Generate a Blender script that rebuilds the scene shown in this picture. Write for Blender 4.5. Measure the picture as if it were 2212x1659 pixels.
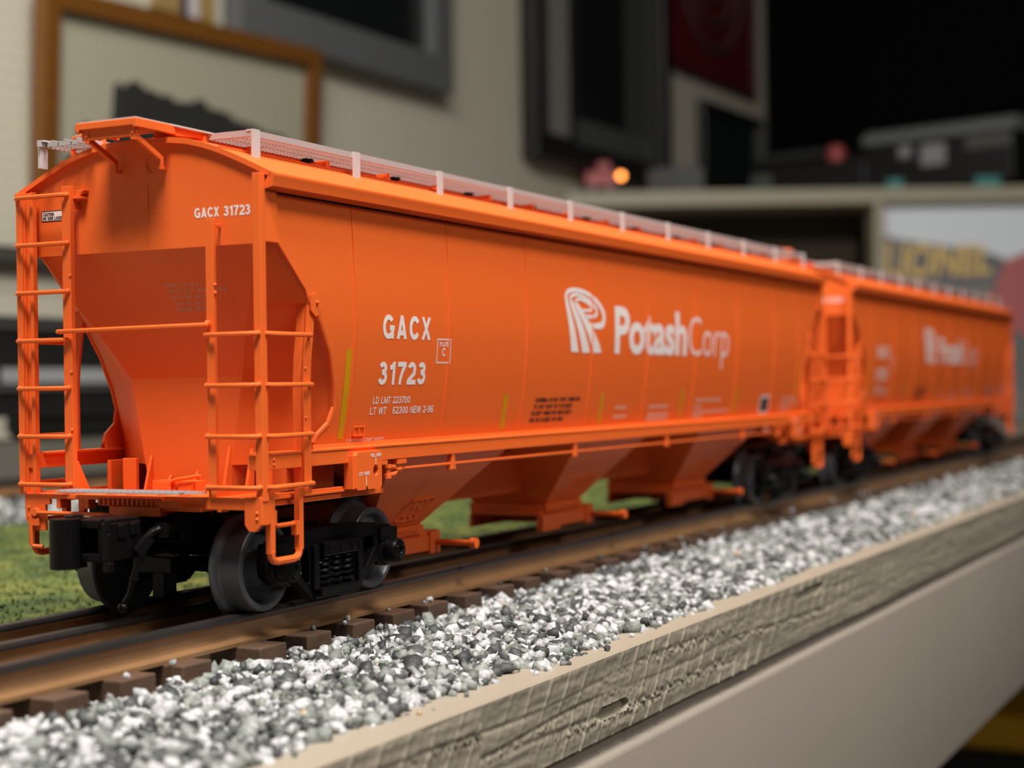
import bpy, bmesh, math, random
import numpy as np
from mathutils import Vector, Matrix
from mathutils.geometry import tessellate_polygon

S = 0.001                      # everything below is laid out in millimetres, the scene is in metres
PI = math.pi
SC = bpy.context.scene
COL = SC.collection
for o in list(bpy.data.objects):
    bpy.data.objects.remove(o, do_unlink=True)

# ------------------------------------------------------------------ camera
CAM = (-261.7154, -218.0417, 45.5572)
YAW, PITCH, ROLL, FPX = 0.4684, 0.0020, -0.0146, 3539.36
cy_, sy_ = math.cos(YAW), math.sin(YAW); cp_, sp_ = math.cos(PITCH), math.sin(PITCH)
fw = Vector((cy_*cp_, sy_*cp_, sp_)); r0 = Vector((sy_, -cy_, 0)); u0 = r0.cross(fw)
rt = math.cos(ROLL)*r0 + math.sin(ROLL)*u0
up = -math.sin(ROLL)*r0 + math.cos(ROLL)*u0
cd = bpy.data.cameras.new('camera'); cam = bpy.data.objects.new('camera', cd); COL.objects.link(cam)
cd.sensor_fit = 'HORIZONTAL'; cd.sensor_width = 36.0; cd.lens = FPX/2212*36.0
M = Matrix((rt, up, -fw)).transposed().to_4x4(); M.translation = Vector(CAM)*S
cam.matrix_world = M
cd.clip_start = 0.005; cd.clip_end = 30
cd.dof.use_dof = True; cd.dof.focus_distance = 0.350
cd.dof.aperture_fstop = cd.lens*1e-3/0.0037
SC.camera = cam

# ------------------------------------------------------------------ light and exposure
W = bpy.data.worlds.new('world'); SC.world = W; W.use_nodes = True
W.node_tree.nodes['Background'].inputs[0].default_value = (1.0, 0.95, 0.88, 1)
W.node_tree.nodes['Background'].inputs[1].default_value = 0.055
SC.view_settings.view_transform = 'Standard'; SC.view_settings.look = 'None'
SC.view_settings.gamma = 1.0; SC.view_settings.exposure = 0.14
SC.view_settings.use_curve_mapping = False
def lamp(name, loc, target, sx, sy, power, col):
    d = bpy.data.lights.new(name, 'AREA'); d.shape = 'RECTANGLE'; d.size = sx*S; d.size_y = sy*S
    d.energy = power; d.color = col
    o = bpy.data.objects.new(name, d); COL.objects.link(o); o.location = Vector(loc)*S
    o.rotation_euler = (Vector(target)-Vector(loc)).to_track_quat('-Z', 'Y').to_euler()
    return o
lamp('ceiling_lamp', (-460, -170, 1130), (0, 0, 60), 340, 260, 19.5, (1.0, 0.95, 0.87))
lamp('ceiling_lamp.001', (-40, -600, 1150), (150, 0, 40), 420, 300, 16.0, (1.0, 0.95, 0.88))
lamp('added_gate_fill', (90, -660, 430), (170, 0, 20), 260, 120, 1.15, (1.0, 0.95, 0.88))  # unseen low fill light, added to brighten the outlet gates
lamp('added_wall_fill', (330, 430, 820), (420, 800, 120), 300, 120, 3.0, (1.0, 0.95, 0.88))  # unseen light added to brighten the left stretch of the pegboard wall

# ------------------------------------------------------------------ helpers
class MB:
    """collects vertices and faces in millimetres"""
    n = 0
    def __init__(s): s.v = []; s.f = []; s.m = []; s.mi = 0
    def add(s, vs, fs):
        k = len(s.v); s.v += [tuple(float(c) for c in p) for p in vs]
        s.f += [tuple(i+k for i in f) for f in fs]; s.m += [s.mi]*len(fs)
    def box(s, x0, x1, y0, y1, z0, z1):
        MB.n = (MB.n+1) % 11; e = .004*MB.n
        x0 -= e; x1 += e; y0 -= e; y1 += e; z0 -= e; z1 += e
        s.add([(x0,y0,z0),(x1,y0,z0),(x1,y1,z0),(x0,y1,z0),(x0,y0,z1),(x1,y0,z1),(x1,y1,z1),(x0,y1,z1)],
              [(0,3,2,1),(4,5,6,7),(0,1,5,4),(1,2,6,5),(2,3,7,6),(3,0,4,7)])
    def obox(s, c, ax, ay, az, hx, hy, hz):
        c, ax, ay, az = Vector(c), Vector(ax).normalized(), Vector(ay).normalized(), Vector(az).normalized()
        p = [c+ax*hx*a+ay*hy*b+az*hz*d for d in (-1,1) for a,b in ((-1,-1),(1,-1),(1,1),(-1,1))]
        s.add(p, [(0,3,2,1),(4,5,6,7),(0,1,5,4),(1,2,6,5),(2,3,7,6),(3,0,4,7)])
    def bar(s, a, b, w, h, upv=(0,0,1)):
        a, b = Vector(a), Vector(b); d = (b-a); l = d.length; d.normalize()
        sd = d.cross(Vector(upv))
        if sd.length < 1e-4: sd = d.cross(Vector((0,1,0)))
        sd.normalize(); u = sd.cross(d)
        s.obox((a+b)/2, d, sd, u, l/2, w/2, h/2)
    def prism(s, poly, axis, a, b):
        n = len(poly)
        def P(u, v, w): return {'x': (w,u,v), 'y': (u,w,v), 'z': (u,v,w)}[axis]
        vs = [P(u,v,a) for u,v in poly] + [P(u,v,b) for u,v in poly]
        MB.n = (MB.n+1) % 11; a, b = (a-.004*MB.n-.002, b+.004*MB.n+.002) if a < b else (a+.004*MB.n+.002, b-.004*MB.n-.002)
        vs = [P(u,v,a) for u,v in poly] + [P(u,v,b) for u,v in poly]
        tri = tessellate_polygon([[Vector((u,v,0)) for u,v in poly]])
        fs = [tuple(t) for t in tri] + [tuple(i+n for i in reversed(t)) for t in tri]
        fs += [(i,(i+1)%n,(i+1)%n+n,i+n) for i in range(n)]
        s.add(vs, fs)
    def plate(s, outer, holes, axis, a, b):
        def P(u, v, w): return {'x': (w,u,v), 'y': (u,w,v), 'z': (u,v,w)}[axis]
        loops = [outer]+holes; flat = [p for l in loops for p in l]; n = len(flat)
        tri = tessellate_polygon([[Vector((u,v,0)) for u,v in l] for l in loops])
        vs = [P(u,v,a) for u,v in flat]+[P(u,v,b) for u,v in flat]
        fs = [tuple(t) for t in tri]+[tuple(i+n for i in reversed(t)) for t in tri]
        k = 0
        for l in loops:
            m = len(l); fs += [(k+i, k+(i+1)%m, k+(i+1)%m+n, k+i+n) for i in range(m)]; k += m
        s.add(vs, fs)
    def tube(s, path, r, seg=8, closed=False):
        pts = [Vector(p) for p in path]; n = len(pts); rings = []
        prev = None
        for i, p in enumerate(pts):
            if closed: d = pts[(i+1)%n]-pts[i-1]
            else: d = pts[min(i+1,n-1)]-pts[max(i-1,0)]
            d.normalize()
            if prev is None:
                a = d.orthogonal().normalized()
            else:
                a = (prev - d*prev.dot(d)).normalized()
            prev = a; b = d.cross(a)
            rr = r[i] if isinstance(r, (list, tuple)) else r
            rings.append([p+a*rr*math.cos(2*PI*k/seg)+b*rr*math.sin(2*PI*k/seg) for k in range(seg)])
        vs = [q for g in rings for q in g]; fs = []
        m = n if closed else n-1
        for i in range(m):
            j = (i+1) % n
            fs += [(i*seg+k, i*seg+(k+1)%seg, j*seg+(k+1)%seg, j*seg+k) for k in range(seg)]
        if not closed:
            fs += [tuple(range(seg-1,-1,-1)), tuple((n-1)*seg+k for k in range(seg))]
        s.add(vs, fs)
    def lathe(s, prof, axis, c, seg=32):
        """prof: (radius, offset along axis) pairs; closed by end caps when radius > 0"""
        vs = []; n = len(prof)
        for r, w in prof:
            for k in range(seg):
                a = 2*PI*k/seg; u, v = r*math.cos(a), r*math.sin(a)
                vs.append({'x': (c[0]+w,c[1]+u,c[2]+v), 'y': (c[0]+u,c[1]+w,c[2]+v), 'z': (c[0]+u,c[1]+v,c[2]+w)}[axis])
        fs = [(i*seg+k, i*seg+(k+1)%seg, (i+1)*seg+(k+1)%seg, (i+1)*seg+k) for i in range(n-1) for k in range(seg)]
        fs += [tuple(range(seg)), tuple((n-1)*seg+k for k in range(seg))]
        s.add(vs, fs)
    def ball(s, c, r, seg=10):
        s.lathe([(max(.02,r*math.sin(PI*i/seg)), -r*math.cos(PI*i/seg)) for i in range(seg+1)], 'z', c, seg+2)
    def quads(s, rows):
        """grid of points, rows of equal length"""
        n, m = len(rows), len(rows[0])
        s.add([p for r in rows for p in r], [(i*m+j, i*m+j+1, (i+1)*m+j+1, (i+1)*m+j) for i in range(n-1) for j in range(m-1)])

def obj(name, mb, mat, parent=None, smooth=False, bev=0, recalc=True, sharp=35):
    me = bpy.data.meshes.new(name)
    me.from_pydata([(x*S, y*S, z*S) for x, y, z in mb.v], [], mb.f)
    mats = mat if isinstance(mat, (list, tuple)) else [mat]
    for m in mats: me.materials.append(m)
    if len(mats) > 1: me.polygons.foreach_set('material_index', mb.m)
    if recalc:
        bm = bmesh.new(); bm.from_mesh(me); bmesh.ops.recalc_face_normals(bm, faces=bm.faces); bm.to_mesh(me); bm.free()
    if smooth:
        me.polygons.foreach_set('use_smooth', [True]*len(me.polygons))
        me.set_sharp_from_angle(angle=math.radians(sharp))
    me.update()
    o = bpy.data.objects.new(name, me); COL.objects.link(o)
    if parent: o.parent = parent
    if bev:
        b = o.modifiers.new('bevel', 'BEVEL'); b.width = bev*S; b.segments = 2; b.limit_method = 'ANGLE'; b.angle_limit = math.radians(40)
    return o
def tag(o, label=None, cat=None, group=None, kind=None):
    if label: o['label'] = label
    if cat: o['category'] = cat
    if group: o['group'] = group
    if kind: o['kind'] = kind
    return o
def empty(name, loc=(0,0,0), rz=0):
    o = bpy.data.objects.new(name, None); COL.objects.link(o); o.location = Vector(loc)*S; o.rotation_euler.z = rz
    o.empty_display_size = .02
    return o
def kids(o): return [c for c in bpy.data.objects if c.parent == o]
def copy_tree(o, parent=None):
    ch = kids(o); c = o.copy(); COL.objects.link(c); c.parent = parent
    for k in ch: copy_tree(k, c)
    return c

# ------------------------------------------------------------------ materials
def nt(name):
    m = bpy.data.materials.new(name); m.use_nodes = True
    return m, m.node_tree, m.node_tree.nodes['Principled BSDF']
def mat(name, col, rough=.5, metal=0, spec=.5, bump=0, bscale=900, var=0, vscale=60, coat=0):
    m, t, b = nt(name)
    b.inputs['Base Color'].default_value = (*col, 1); b.inputs['Roughness'].default_value = rough
    b.inputs['Metallic'].default_value = metal; b.inputs['Specular IOR Level'].default_value = spec
    if coat: b.inputs['Coat Weight'].default_value = coat; b.inputs['Coat Roughness'].default_value = .25
    tc = t.nodes.new('ShaderNodeTexCoord')
    if var:
        n = t.nodes.new('ShaderNodeTexNoise'); n.inputs['Scale'].default_value = vscale; n.inputs['Detail'].default_value = 4
        t.links.new(tc.outputs['Object'], n.inputs['Vector'])
        mx = t.nodes.new('ShaderNodeMix'); mx.data_type = 'RGBA'
        mx.inputs[6].default_value = (*[c*(1-var) for c in col], 1); mx.inputs[7].default_value = (*[min(1, c*(1+var)) for c in col], 1)
        t.links.new(n.outputs['Fac'], mx.inputs[0]); t.links.new(mx.outputs[2], b.inputs['Base Color'])
    if bump:
        n = t.nodes.new('ShaderNodeTexNoise'); n.inputs['Scale'].default_value = bscale; n.inputs['Detail'].default_value = 3
        t.links.new(tc.outputs['Object'], n.inputs['Vector'])
        bp = t.nodes.new('ShaderNodeBump'); bp.inputs['Strength'].default_value = bump; bp.inputs['Distance'].default_value = .0002
        t.links.new(n.outputs['Fac'], bp.inputs['Height']); t.links.new(bp.outputs['Normal'], b.inputs['Normal'])
    return m
ORANGE = mat('orange_paint', (.79, .130, .021), .48, spec=.28, var=.015, vscale=300)
WHITEP = mat('white_marking', (.80, .70, .68), .5)
BLACKP = mat('black_marking', (.02, .012, .01), .5)
YELLOW = mat('yellow_reflector', (.60, .27, .0), .45)
GREY = mat('light_grey_metal', (.52, .50, .50), .42, spec=.5)
WALKM = mat('roof_walk_metal', (.40, .37, .37), .45, spec=.5)
PLATEM = mat('grey_tread_metal', (.42, .41, .43), .38, metal=.3)
BLACKPL = mat('black_plastic', (.0045, .004, .0045), .30, spec=.14, bump=.25, bscale=2500)
WHEELM = mat('blackened_wheel_metal', (.075, .080, .090), .40, metal=.25, spec=.6, bump=.1, bscale=3000)
RAILM = mat('browned_rail_metal', (.25, .135, .062), .40, metal=.25, spec=.5, var=.3, vscale=90, bump=.15, bscale=700)
RAILTOP = mat('dark_rail_head', (.05, .043, .042), .34, metal=.6, spec=.5)
TIE = mat('dark_brown_tie', (.085, .046, .028), .62, bump=.8, bscale=900, var=.35, vscale=200)
DARK = mat('dark_shadow_gap', (.03, .028, .025), .9)
BEIGE = mat('beige_latex_paint', (.30, .262, .205), .5, bump=.3, bscale=120, var=.08, vscale=18)
BEIGE_S = mat('beige_fascia_paint', (.285, .245, .21), .42, bump=.35, bscale=60, var=.06, vscale=9)

def ballast_mat():
    m, t, b = nt('grey_white_gravel')
    at = t.nodes.new('ShaderNodeAttribute'); at.attribute_name = 'stone'
    tc = t.nodes.new('ShaderNodeTexCoord')
    n = t.nodes.new('ShaderNodeTexNoise'); n.inputs['Scale'].default_value = 1300; n.inputs['Detail'].default_value = 4
    t.links.new(tc.outputs['Object'], n.inputs['Vector'])
    r = t.nodes.new('ShaderNodeMapRange'); r.inputs[1].default_value = .3; r.inputs[2].default_value = .7; r.inputs[3].default_value = .55; r.inputs[4].default_value = 1.2
    t.links.new(n.outputs['Fac'], r.inputs[0])
    mx = t.nodes.new('ShaderNodeMix'); mx.data_type = 'RGBA'; mx.blend_type = 'MULTIPLY'; mx.inputs[0].default_value = 1
    t.links.new(at.outputs['Color'], mx.inputs[6]); t.links.new(r.outputs[0], mx.inputs[7]); t.links.new(mx.outputs[2], b.inputs['Base Color'])
    b.inputs['Roughness'].default_value = .62
    bp = t.nodes.new('ShaderNodeBump'); bp.inputs['Strength'].default_value = .5; bp.inputs['Distance'].default_value = .0003
    t.links.new(n.outputs['Fac'], bp.inputs['Height']); t.links.new(bp.outputs['Normal'], b.inputs['Normal'])
    return m
STONE = ballast_mat()
def grass_mat():
    m, t, b = nt('flocked_turf')
    tc = t.nodes.new('ShaderNodeTexCoord')
    n = t.nodes.new('ShaderNodeTexNoise'); n.inputs['Scale'].default_value = 75; n.inputs['Detail'].default_value = 7; n.inputs['Roughness'].default_value = .65
    t.links.new(tc.outputs['Object'], n.inputs['Vector'])
    c = t.nodes.new('ShaderNodeValToRGB'); e = c.color_ramp.elements
    e[0].position = .34; e[0].color = (.020, .036, .010, 1); e[1].position = .70; e[1].color = (.17, .16, .028, 1)
    k = e.new(.46); k.color = (.055, .085, .016, 1); k = e.new(.56); k.color = (.098, .120, .022, 1)
    t.links.new(n.outputs['Fac'], c.inputs[0]); t.links.new(c.outputs[0], b.inputs['Base Color'])
    b.inputs['Roughness'].default_value = .9
    return m
GRASS = grass_mat()
def pegboard_mat():
    m, t, b = nt('cream_pegboard')
    tc = t.nodes.new('ShaderNodeTexCoord')
    sp = t.nodes.new('ShaderNodeSeparateXYZ'); t.links.new(tc.outputs['Object'], sp.inputs[0])
    def cell(o):
        a = t.nodes.new('ShaderNodeMath'); a.operation = 'MULTIPLY'; a.inputs[1].default_value = 1/.0127; t.links.new(o, a.inputs[0])
        f = t.nodes.new('ShaderNodeMath'); f.operation = 'FRACT'; t.links.new(a.outputs[0], f.inputs[0])
        s = t.nodes.new('ShaderNodeMath'); s.operation = 'SUBTRACT'; s.inputs[1].default_value = .5; t.links.new(f.outputs[0], s.inputs[0])
        p = t.nodes.new('ShaderNodeMath'); p.operation = 'POWER'; p.inputs[1].default_value = 2; t.links.new(s.outputs[0], p.inputs[0])
        return p.outputs[0]
    ad = t.nodes.new('ShaderNodeMath'); t.links.new(cell(sp.outputs['X']), ad.inputs[0]); t.links.new(cell(sp.outputs['Z']), ad.inputs[1])
    lt = t.nodes.new('ShaderNodeMath'); lt.operation = 'LESS_THAN'; lt.inputs[1].default_value = .02; t.links.new(ad.outputs[0], lt.inputs[0])
    mx = t.nodes.new('ShaderNodeMix'); mx.data_type = 'RGBA'
    mx.inputs[6].default_value = (.50, .47, .385, 1); mx.inputs[7].default_value = (.30, .28, .23, 1)
    t.links.new(lt.outputs[0], mx.inputs[0]); t.links.new(mx.outputs[2], b.inputs['Base Color'])
    b.inputs['Roughness'].default_value = .55
    return m
PEG = pegboard_mat()
def wood_mat(name, c0, c1):
    m, t, b = nt(name)
    tc = t.nodes.new('ShaderNodeTexCoord'); mp = t.nodes.new('ShaderNodeMapping'); mp.inputs['Scale'].default_value = (8, 60, 60)
    t.links.new(tc.outputs['Object'], mp.inputs[0])
    n = t.nodes.new('ShaderNodeTexNoise'); n.inputs['Scale'].default_value = 3; n.inputs['Detail'].default_value = 6
    t.links.new(mp.outputs[0], n.inputs['Vector'])
    c = t.nodes.new('ShaderNodeValToRGB'); c.color_ramp.elements[0].color = (*c0, 1); c.color_ramp.elements[1].color = (*c1, 1)
    t.links.new(n.outputs['Fac'], c.inputs[0]); t.links.new(c.outputs[0], b.inputs['Base Color']); b.inputs['Roughness'].default_value = .4
    return m
OAK = wood_mat('honey_oak', (.10, .038, .005), (.19, .072, .010))
def flat(name, c, r=.5, **k): return mat(name, c, r, **k)
SHELFP = flat('shelf_paint', (.36, .33, .25), .5)
MATBOARD = flat('cream_mat_board', (.34, .325, .245), .8)
INK = mat('dark_print', (.022, .022, .020), .6, var=.5, vscale=25)
FRAMEBLK = flat('black_frame', (.008, .008, .008), .35)
FRAMEGRY = flat('grey_frame', (.10, .105, .108), .35)
PIC_BLK = mat('black_photo_print', (.010, .012, .013), .35, var=.6, vscale=6)
REDP = flat('dark_red_print', (.085, .003, .004), .5)
NAVY = flat('black_wall_paint', (.0012, .0012, .0022), .9, spec=.08)
ENGINE = flat('black_engine_paint', (.010, .010, .0105), .4)
ENGGREY = flat('grey_engine_paint', (.10, .105, .10), .45)
PALE = flat('pale_engine_print', (.32, .33, .34), .5)
TEAL = flat('teal_plastic', (.05, .26, .25), .4)
REDL = flat('red_plastic', (.42, .06, .065), .4)
GRIMY = mat('grey_ground_paint', (.10, .098, .085), .8, var=.2, vscale=20)

# ------------------------------------------------------------------ hopper car: measured sections
L = 388.0
def side_w(z):
    return float(np.interp(z, [29,33,35,40,45,50,55,60,66,73,80,85,88], [27.2,27.6,28.0,28.95,29.75,30.35,30.8,31.08,31.1,30.9,30.6,30.3,30.2]))
def side_xe(z):
    return float(np.interp(z, [33,34.5,36.2,38.5,42,46.7,53.5,59.2,63.3,63.4,66,74.8], [22.6,22.6,23.5,27.1,28.6,27.8,25.2,21.5,18.6,17.0,15.8,6.8]))
ROOFY = [0,8,12,16.2,20,24,28,30.5,32.6]; ROOFZ = [97.3,97.0,96.5,95.4,94.1,92.4,90.6,89.4,88.4]
def roof_z(y): return float(np.interp(abs(y), ROOFY, ROOFZ))

def text_tris(body, bold=0.0, spacing=1.0):
    cu = bpy.data.curves.new('t', 'FONT'); cu.body = body; cu.size = 1; cu.offset = bold; cu.space_character = spacing
    cu.resolution_u = 3
    ob = bpy.data.objects.new('t', cu); COL.objects.link(ob)
    dg = bpy.context.evaluated_depsgraph_get(); me = ob.evaluated_get(dg).to_mesh()
    vs = [(v.co.x, v.co.y) for v in me.vertices]; fs = [tuple(p.vertices) for p in me.polygons]
    ob.evaluated_get(dg).to_mesh_clear(); bpy.data.objects.remove(ob); bpy.data.curves.remove(cu)
    return vs, fs
def slice_rows(vs, fs, step):
    bm = bmesh.new(); bv = [bm.verts.new((x, 0, z)) for x, z in vs]
    for f in fs:
        try: bm.faces.new([bv[i] for i in f])
        except ValueError: pass
    z0 = min(z for _, z in vs); z1 = max(z for _, z in vs); z = z0+step
    while z < z1:
        bmesh.ops.bisect_plane(bm, geom=bm.verts[:]+bm.edges[:]+bm.faces[:], plane_co=(0,0,z), plane_no=(0,0,1)); z += step
    bm.verts.index_update()
    out = [(v.co.x, v.co.z) for v in bm.verts], [tuple(v.index for v in f.verts) for f in bm.faces]
    bm.free(); return out
SIDE = lambda off: (lambda u, v: (u, -(side_w(v)+off), v))
def decal(mb, vs, fs, place, step=2.5):
    vs, fs = slice_rows(vs, fs, step)
    mb.add([place(u, v) for u, v in vs], fs)
def text_fit(mb, body, u0, u1, v0, v1, place, bold=0.0, spacing=1.0, lean=0.0, step=2.5):
    vs, fs = text_tris(body, bold, spacing)
    xs = [a for a, _ in vs]; ys = [b for _, b in vs]
    ax, bx, ay, by = min(xs), max(xs), min(ys), max(ys)
    vs = [(u0+(x-ax)/(bx-ax)*(u1-u0)+lean*(y-ay)/(by-ay)*(v1-v0), v0+(y-ay)/(by-ay)*(v1-v0)) for x, y in vs]
    decal(mb, vs, fs, place, step)
def rect_d(mb, u0, u1, v0, v1, place, step=2.5, lean=0):
    decal(mb, [(u0,v0),(u1,v0),(u1+lean,v1),(u0+lean,v1)], [(0,1,2,3)], place, step)
def ring_d(mb, u0, u1, v0, v1, t, place):
    for a in ((u0,u1,v0,v0+t),(u0,u1,v1-t,v1),(u0,u0+t,v0+t,v1-t),(u1-t,u1,v0+t,v1-t)): rect_d(mb, *a, place)
def arc(cx, cy, rx, ry, a0, a1, n=14):
    return [(cx+rx*math.cos(math.radians(a0+(a1-a0)*k/n)), cy+ry*math.sin(math.radians(a0+(a1-a0)*k/n))) for k in range(n+1)]
# plain grotesque capitals and figures: width and centre-line strokes, cap height 1 (strokes lie inside the height)
def glyphs(w):
    h = w/2; t = 1-h; b = h; l = h
    def O(r): return arc((l+r)/2, .5, (r-l)/2, t-.5, 90, 450, 28)
    G = {}
    r = .62-h
    G['A'] = (.66, [[(.02+h,0),(.33,1)],[(.33,1),(.64-h,0)],[(.17,.27),(.49,.27)]])
    G['B'] = (.62, [[(l,0),(l,1)],[(l,t),(.34,t)]+arc(.34,.5+(t-.5)/2,.21,(t-.5)/2,90,-90,10)+[(l,.5)],[(.34,.5)]+arc(.34,b+(.5-b)/2,.24,(.5-b)/2,90,-90,10)+[(l,b)]])
    G['C'] = (.64, [arc(.33,.5,.33-h,t-.5,35,325,24)])
    G['D'] = (.64, [[(l,0),(l,1)],[(l,t),(.28,t)]+arc(.28,.5,.36-h,t-.5,90,-90,16)+[(l,b)]])
    G['E'] = (.55, [[(l,0),(l,1)],[(l,t),(.53,t)],[(l,.52),(.5,.52)],[(l,b),(.55,b)]])
    G['F'] = (.52, [[(l,0),(l,1)],[(l,t),(.52,t)],[(l,.5),(.47,.5)]])
    G['G'] = (.68, [arc(.34,.5,.34-h,t-.5,38,350,26),[(.40,.46),(.66,.46)],[(.66-h,.46),(.66-h,.02)]])
    G['H'] = (.64, [[(l,0),(l,1)],[(.64-h,0),(.64-h,1)],[(l,.52),(.64-h,.52)]])
    G['I'] = (.2, [[(.1,0),(.1,1)]])
    G['K'] = (.64, [[(l,0),(l,1)],[(l,.36),(.58,1)],[(.25,.56),(.60,0)]])
    G['L'] = (.52, [[(l,0),(l,1)],[(l,b),(.52,b)]])
    G['M'] = (.78, [[(l,0),(l,1)],[(.78-h,0),(.78-h,1)],[(l,1),(.39,.05)],[(.39,.05),(.78-h,1)]])
    G['N'] = (.64, [[(l,0),(l,1)],[(.64-h,0),(.64-h,1)],[(l,1),(.64-h,0)]])
    G['O'] = (.70, [O(.70-h)]); G['0'] = (.58, [O(.58-h)])
    G['P'] = (.60, [[(l,0),(l,1)],[(l,t),(.33,t)]+arc(.33,.47+(t-.47)/2,.25,(t-.47)/2,90,-90,12)+[(l,.47)]])
    G['R'] = (.63, [[(l,0),(l,1)],[(l,t),(.34,t)]+arc(.34,.5+(t-.5)/2,.22,(t-.5)/2,90,-90,12)+[(l,.5)],[(.36,.5),(.57,0)]])
    G['S'] = (.60, [arc(.30,.745,.30-h,t-.745,30,190,12)+[(.10,.66),(.20,.57),(.40,.46),(.52,.34)]+arc(.30,.27,.30-h,.27-b,5,-150,12)])
    G['T'] = (.56, [[(.28,0),(.28,1)],[(0,t),(.56,t)]])
    G['U'] = (.62, [[(l,1),(l,.34)]+arc(.31,.31,.31-h,.31-b,180,360,14)+[(.62-h,1)]])
    G['V'] = (.62, [[(h,1),(.31,0)],[(.31,0),(.62-h,1)]])
    G['W'] = (.90, [[(h,1),(.23,0)],[(.23,0),(.45,1)],[(.45,1),(.67,0)],[(.67,0),(.90-h,1)]])
    G['X'] = (.62, [[(h,1),(.60-h,0)],[(.60-h,1),(h,0)]])
    G['Y'] = (.62, [[(h,1),(.31,.42)],[(.60-h,1),(.31,.42)],[(.31,.48),(.31,0)]])
    G['1'] = (.44, [[(.30,0),(.30,1)],[(.06,.74),(.20,.78),(.30,.95)]])
    G['2'] = (.56, [arc(.28,.71,.28-h,t-.71,170,-20,14)+[(.45,.50),(.14,.20),(h,b+.02)],[(.02,b),(.56,b)]])
    G['3'] = (.57, [arc(.28,.73,.26-h,t-.73,160,-80,14)+[(.22,.54)],[(.24,.53)]+arc(.28,b+(.53-b)/2,.29-h,(.53-b)/2,80,-165,14)])
    G['4'] = (.58, [[(.42,0),(.42,1)],[(.40,.98),(.05,.30)],[(.03,.27),(.58,.27)]])
    G['5'] = (.57, [[(.53,t),(.13,t)],[(.13,t),(.09,.50)],[(.09,.50)]+arc(.28,.33,.29-h,.33-b,130,-160,16)])
    G['6'] = (.57, [arc(.285,.32,.285-h,.32-b,90,450,22),[(.50,.80)]+arc(.30,.72,.22,t-.72,45,150,8)+[(h,.50),(h,.32)]])
    G['7'] = (.56, [[(.02,t),(.54,t)],[(.50,t),(.34,.62),(.24,.30),(.20,0)]])
    G['8'] = (.57, [arc(.285,.74,.25-h,t-.74,90,450,20),arc(.285,b+(.5-b)/2,.285-h,(.5-b)/2+.01,90,450,20)])
    G['9'] = (.57, [arc(.285,.68,.285-h,t-.68,90,450,22),[(.07,.20)]+arc(.27,.28,.22,.28-b,225,330,8)+[(.57-h,.50),(.57-h,.68)]])
    G['-'] = (.34, [[(.03,.38),(.31,.38)]]); G[':'] = (.2, [[(.1,0),(.1,.16)],[(.1,.5),(.1,.66)]]); G['.'] = (.2, [[(.1,0),(.1,.16)]])
    G[' '] = (.34, [])
    return G
def ribbon2(pts, hw):
    P = [np.array(p, float) for p in pts]; n = len(P); closed = n > 8 and np.linalg.norm(P[0]-P[-1]) < 1e-6
    vs = []
    for i in range(n):
        a = P[i]-P[i-1] if i else (P[0]-P[-2] if closed else P[1]-P[0]); c = P[i+1]-P[i] if i < n-1 else (P[1]-P[0] if closed else a)
        a = a/max(np.linalg.norm(a),1e-9); c = c/max(np.linalg.norm(c),1e-9); d = a+c; d /= max(np.linalg.norm(d),1e-9)
        nn = np.array([-d[1], d[0]]); k = hw/max(.5, float(np.dot(nn, np.array([-a[1], a[0]]))))
        vs += [tuple(P[i]+nn*k), tuple(P[i]-nn*k)]
    return vs, [(2*i,2*i+1,2*i+3,2*i+2) for i in range(n-1)]
def caps(mb, body, u0, u1, v0, v1, fac, off=.06, w=.17, gap=.055, step=2.5, lean=0.0):
    """stroke lettering fitted to a box; fac(off) gives the surface placement at a height"""
    G = glyphs(w); x = 0; items = []
    for ch in body:
        gw, st = G[ch]; items.append((x, st)); x += gw+gap
    x -= gap; sx = (u1-u0)/x; sz = v1-v0; k = 0
    for gx_, st in items:
        for q in st:
            # work in square units so that stroke width stays even, then squeeze
            asp = sx/sz
            vs, fs = ribbon2([((gx_+a)*asp, b) for a, b in q], w/2*min(1.0, .35+.65*asp) if asp < 1 else w/2)
            vs = [(u0+a*sz+lean*b*sz, v0+min(1.0,max(0.0,b))*sz) for a, b in vs]
            decal(mb, vs, fs, fac(off+.004*k), step); k = (k+1) % 5
def stroke_d(mb, pts, hw, place):
    # smooth a polyline (Catmull-Rom) and give it a varying width
    P = [np.array(p, float) for p in pts]; Q, H = [], []
    for i in range(len(P)-1):
        p0, p1, p2, p3 = P[max(i-1,0)], P[i], P[i+1], P[min(i+2,len(P)-1)]
        for k in range(5):
            t = k/5; Q.append(.5*((2*p1)+(-p0+p2)*t+(2*p0-5*p1+4*p2-p3)*t*t+(-p0+3*p1-3*p2+p3)*t**3)); H.append(hw[i]*(1-t)+hw[i+1]*t)
    Q.append(P[-1]); H.append(hw[-1]); vs = []
    for i, q in enumerate(Q):
        d = Q[min(i+1,len(Q)-1)]-Q[max(i-1,0)]; d /= np.linalg.norm(d); n = np.array([-d[1], d[0]])
        if i == 0: n = np.array([-1.0, 0.0]) if d[1] > 0 else n
        vs += [tuple(q+n*H[i]), tuple(q-n*H[i])]
    decal(mb, vs, [(2*i,2*i+1,2*i+3,2*i+2) for i in range(len(Q)-1)], place, 3)

def turn(o):                                # the same part at the other end / on the other side of the car
    c = copy_tree(o, o.parent); c.location = (L*S, 0, 0); c.rotation_euler = (0, 0, PI); return c
def flip(mb):
    r = MB(); r.v = [(x,-y,z) for x, y, z in mb.v]; r.f = [tuple(reversed(f)) for f in mb.f]; r.m = list(mb.m); return r

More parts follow.
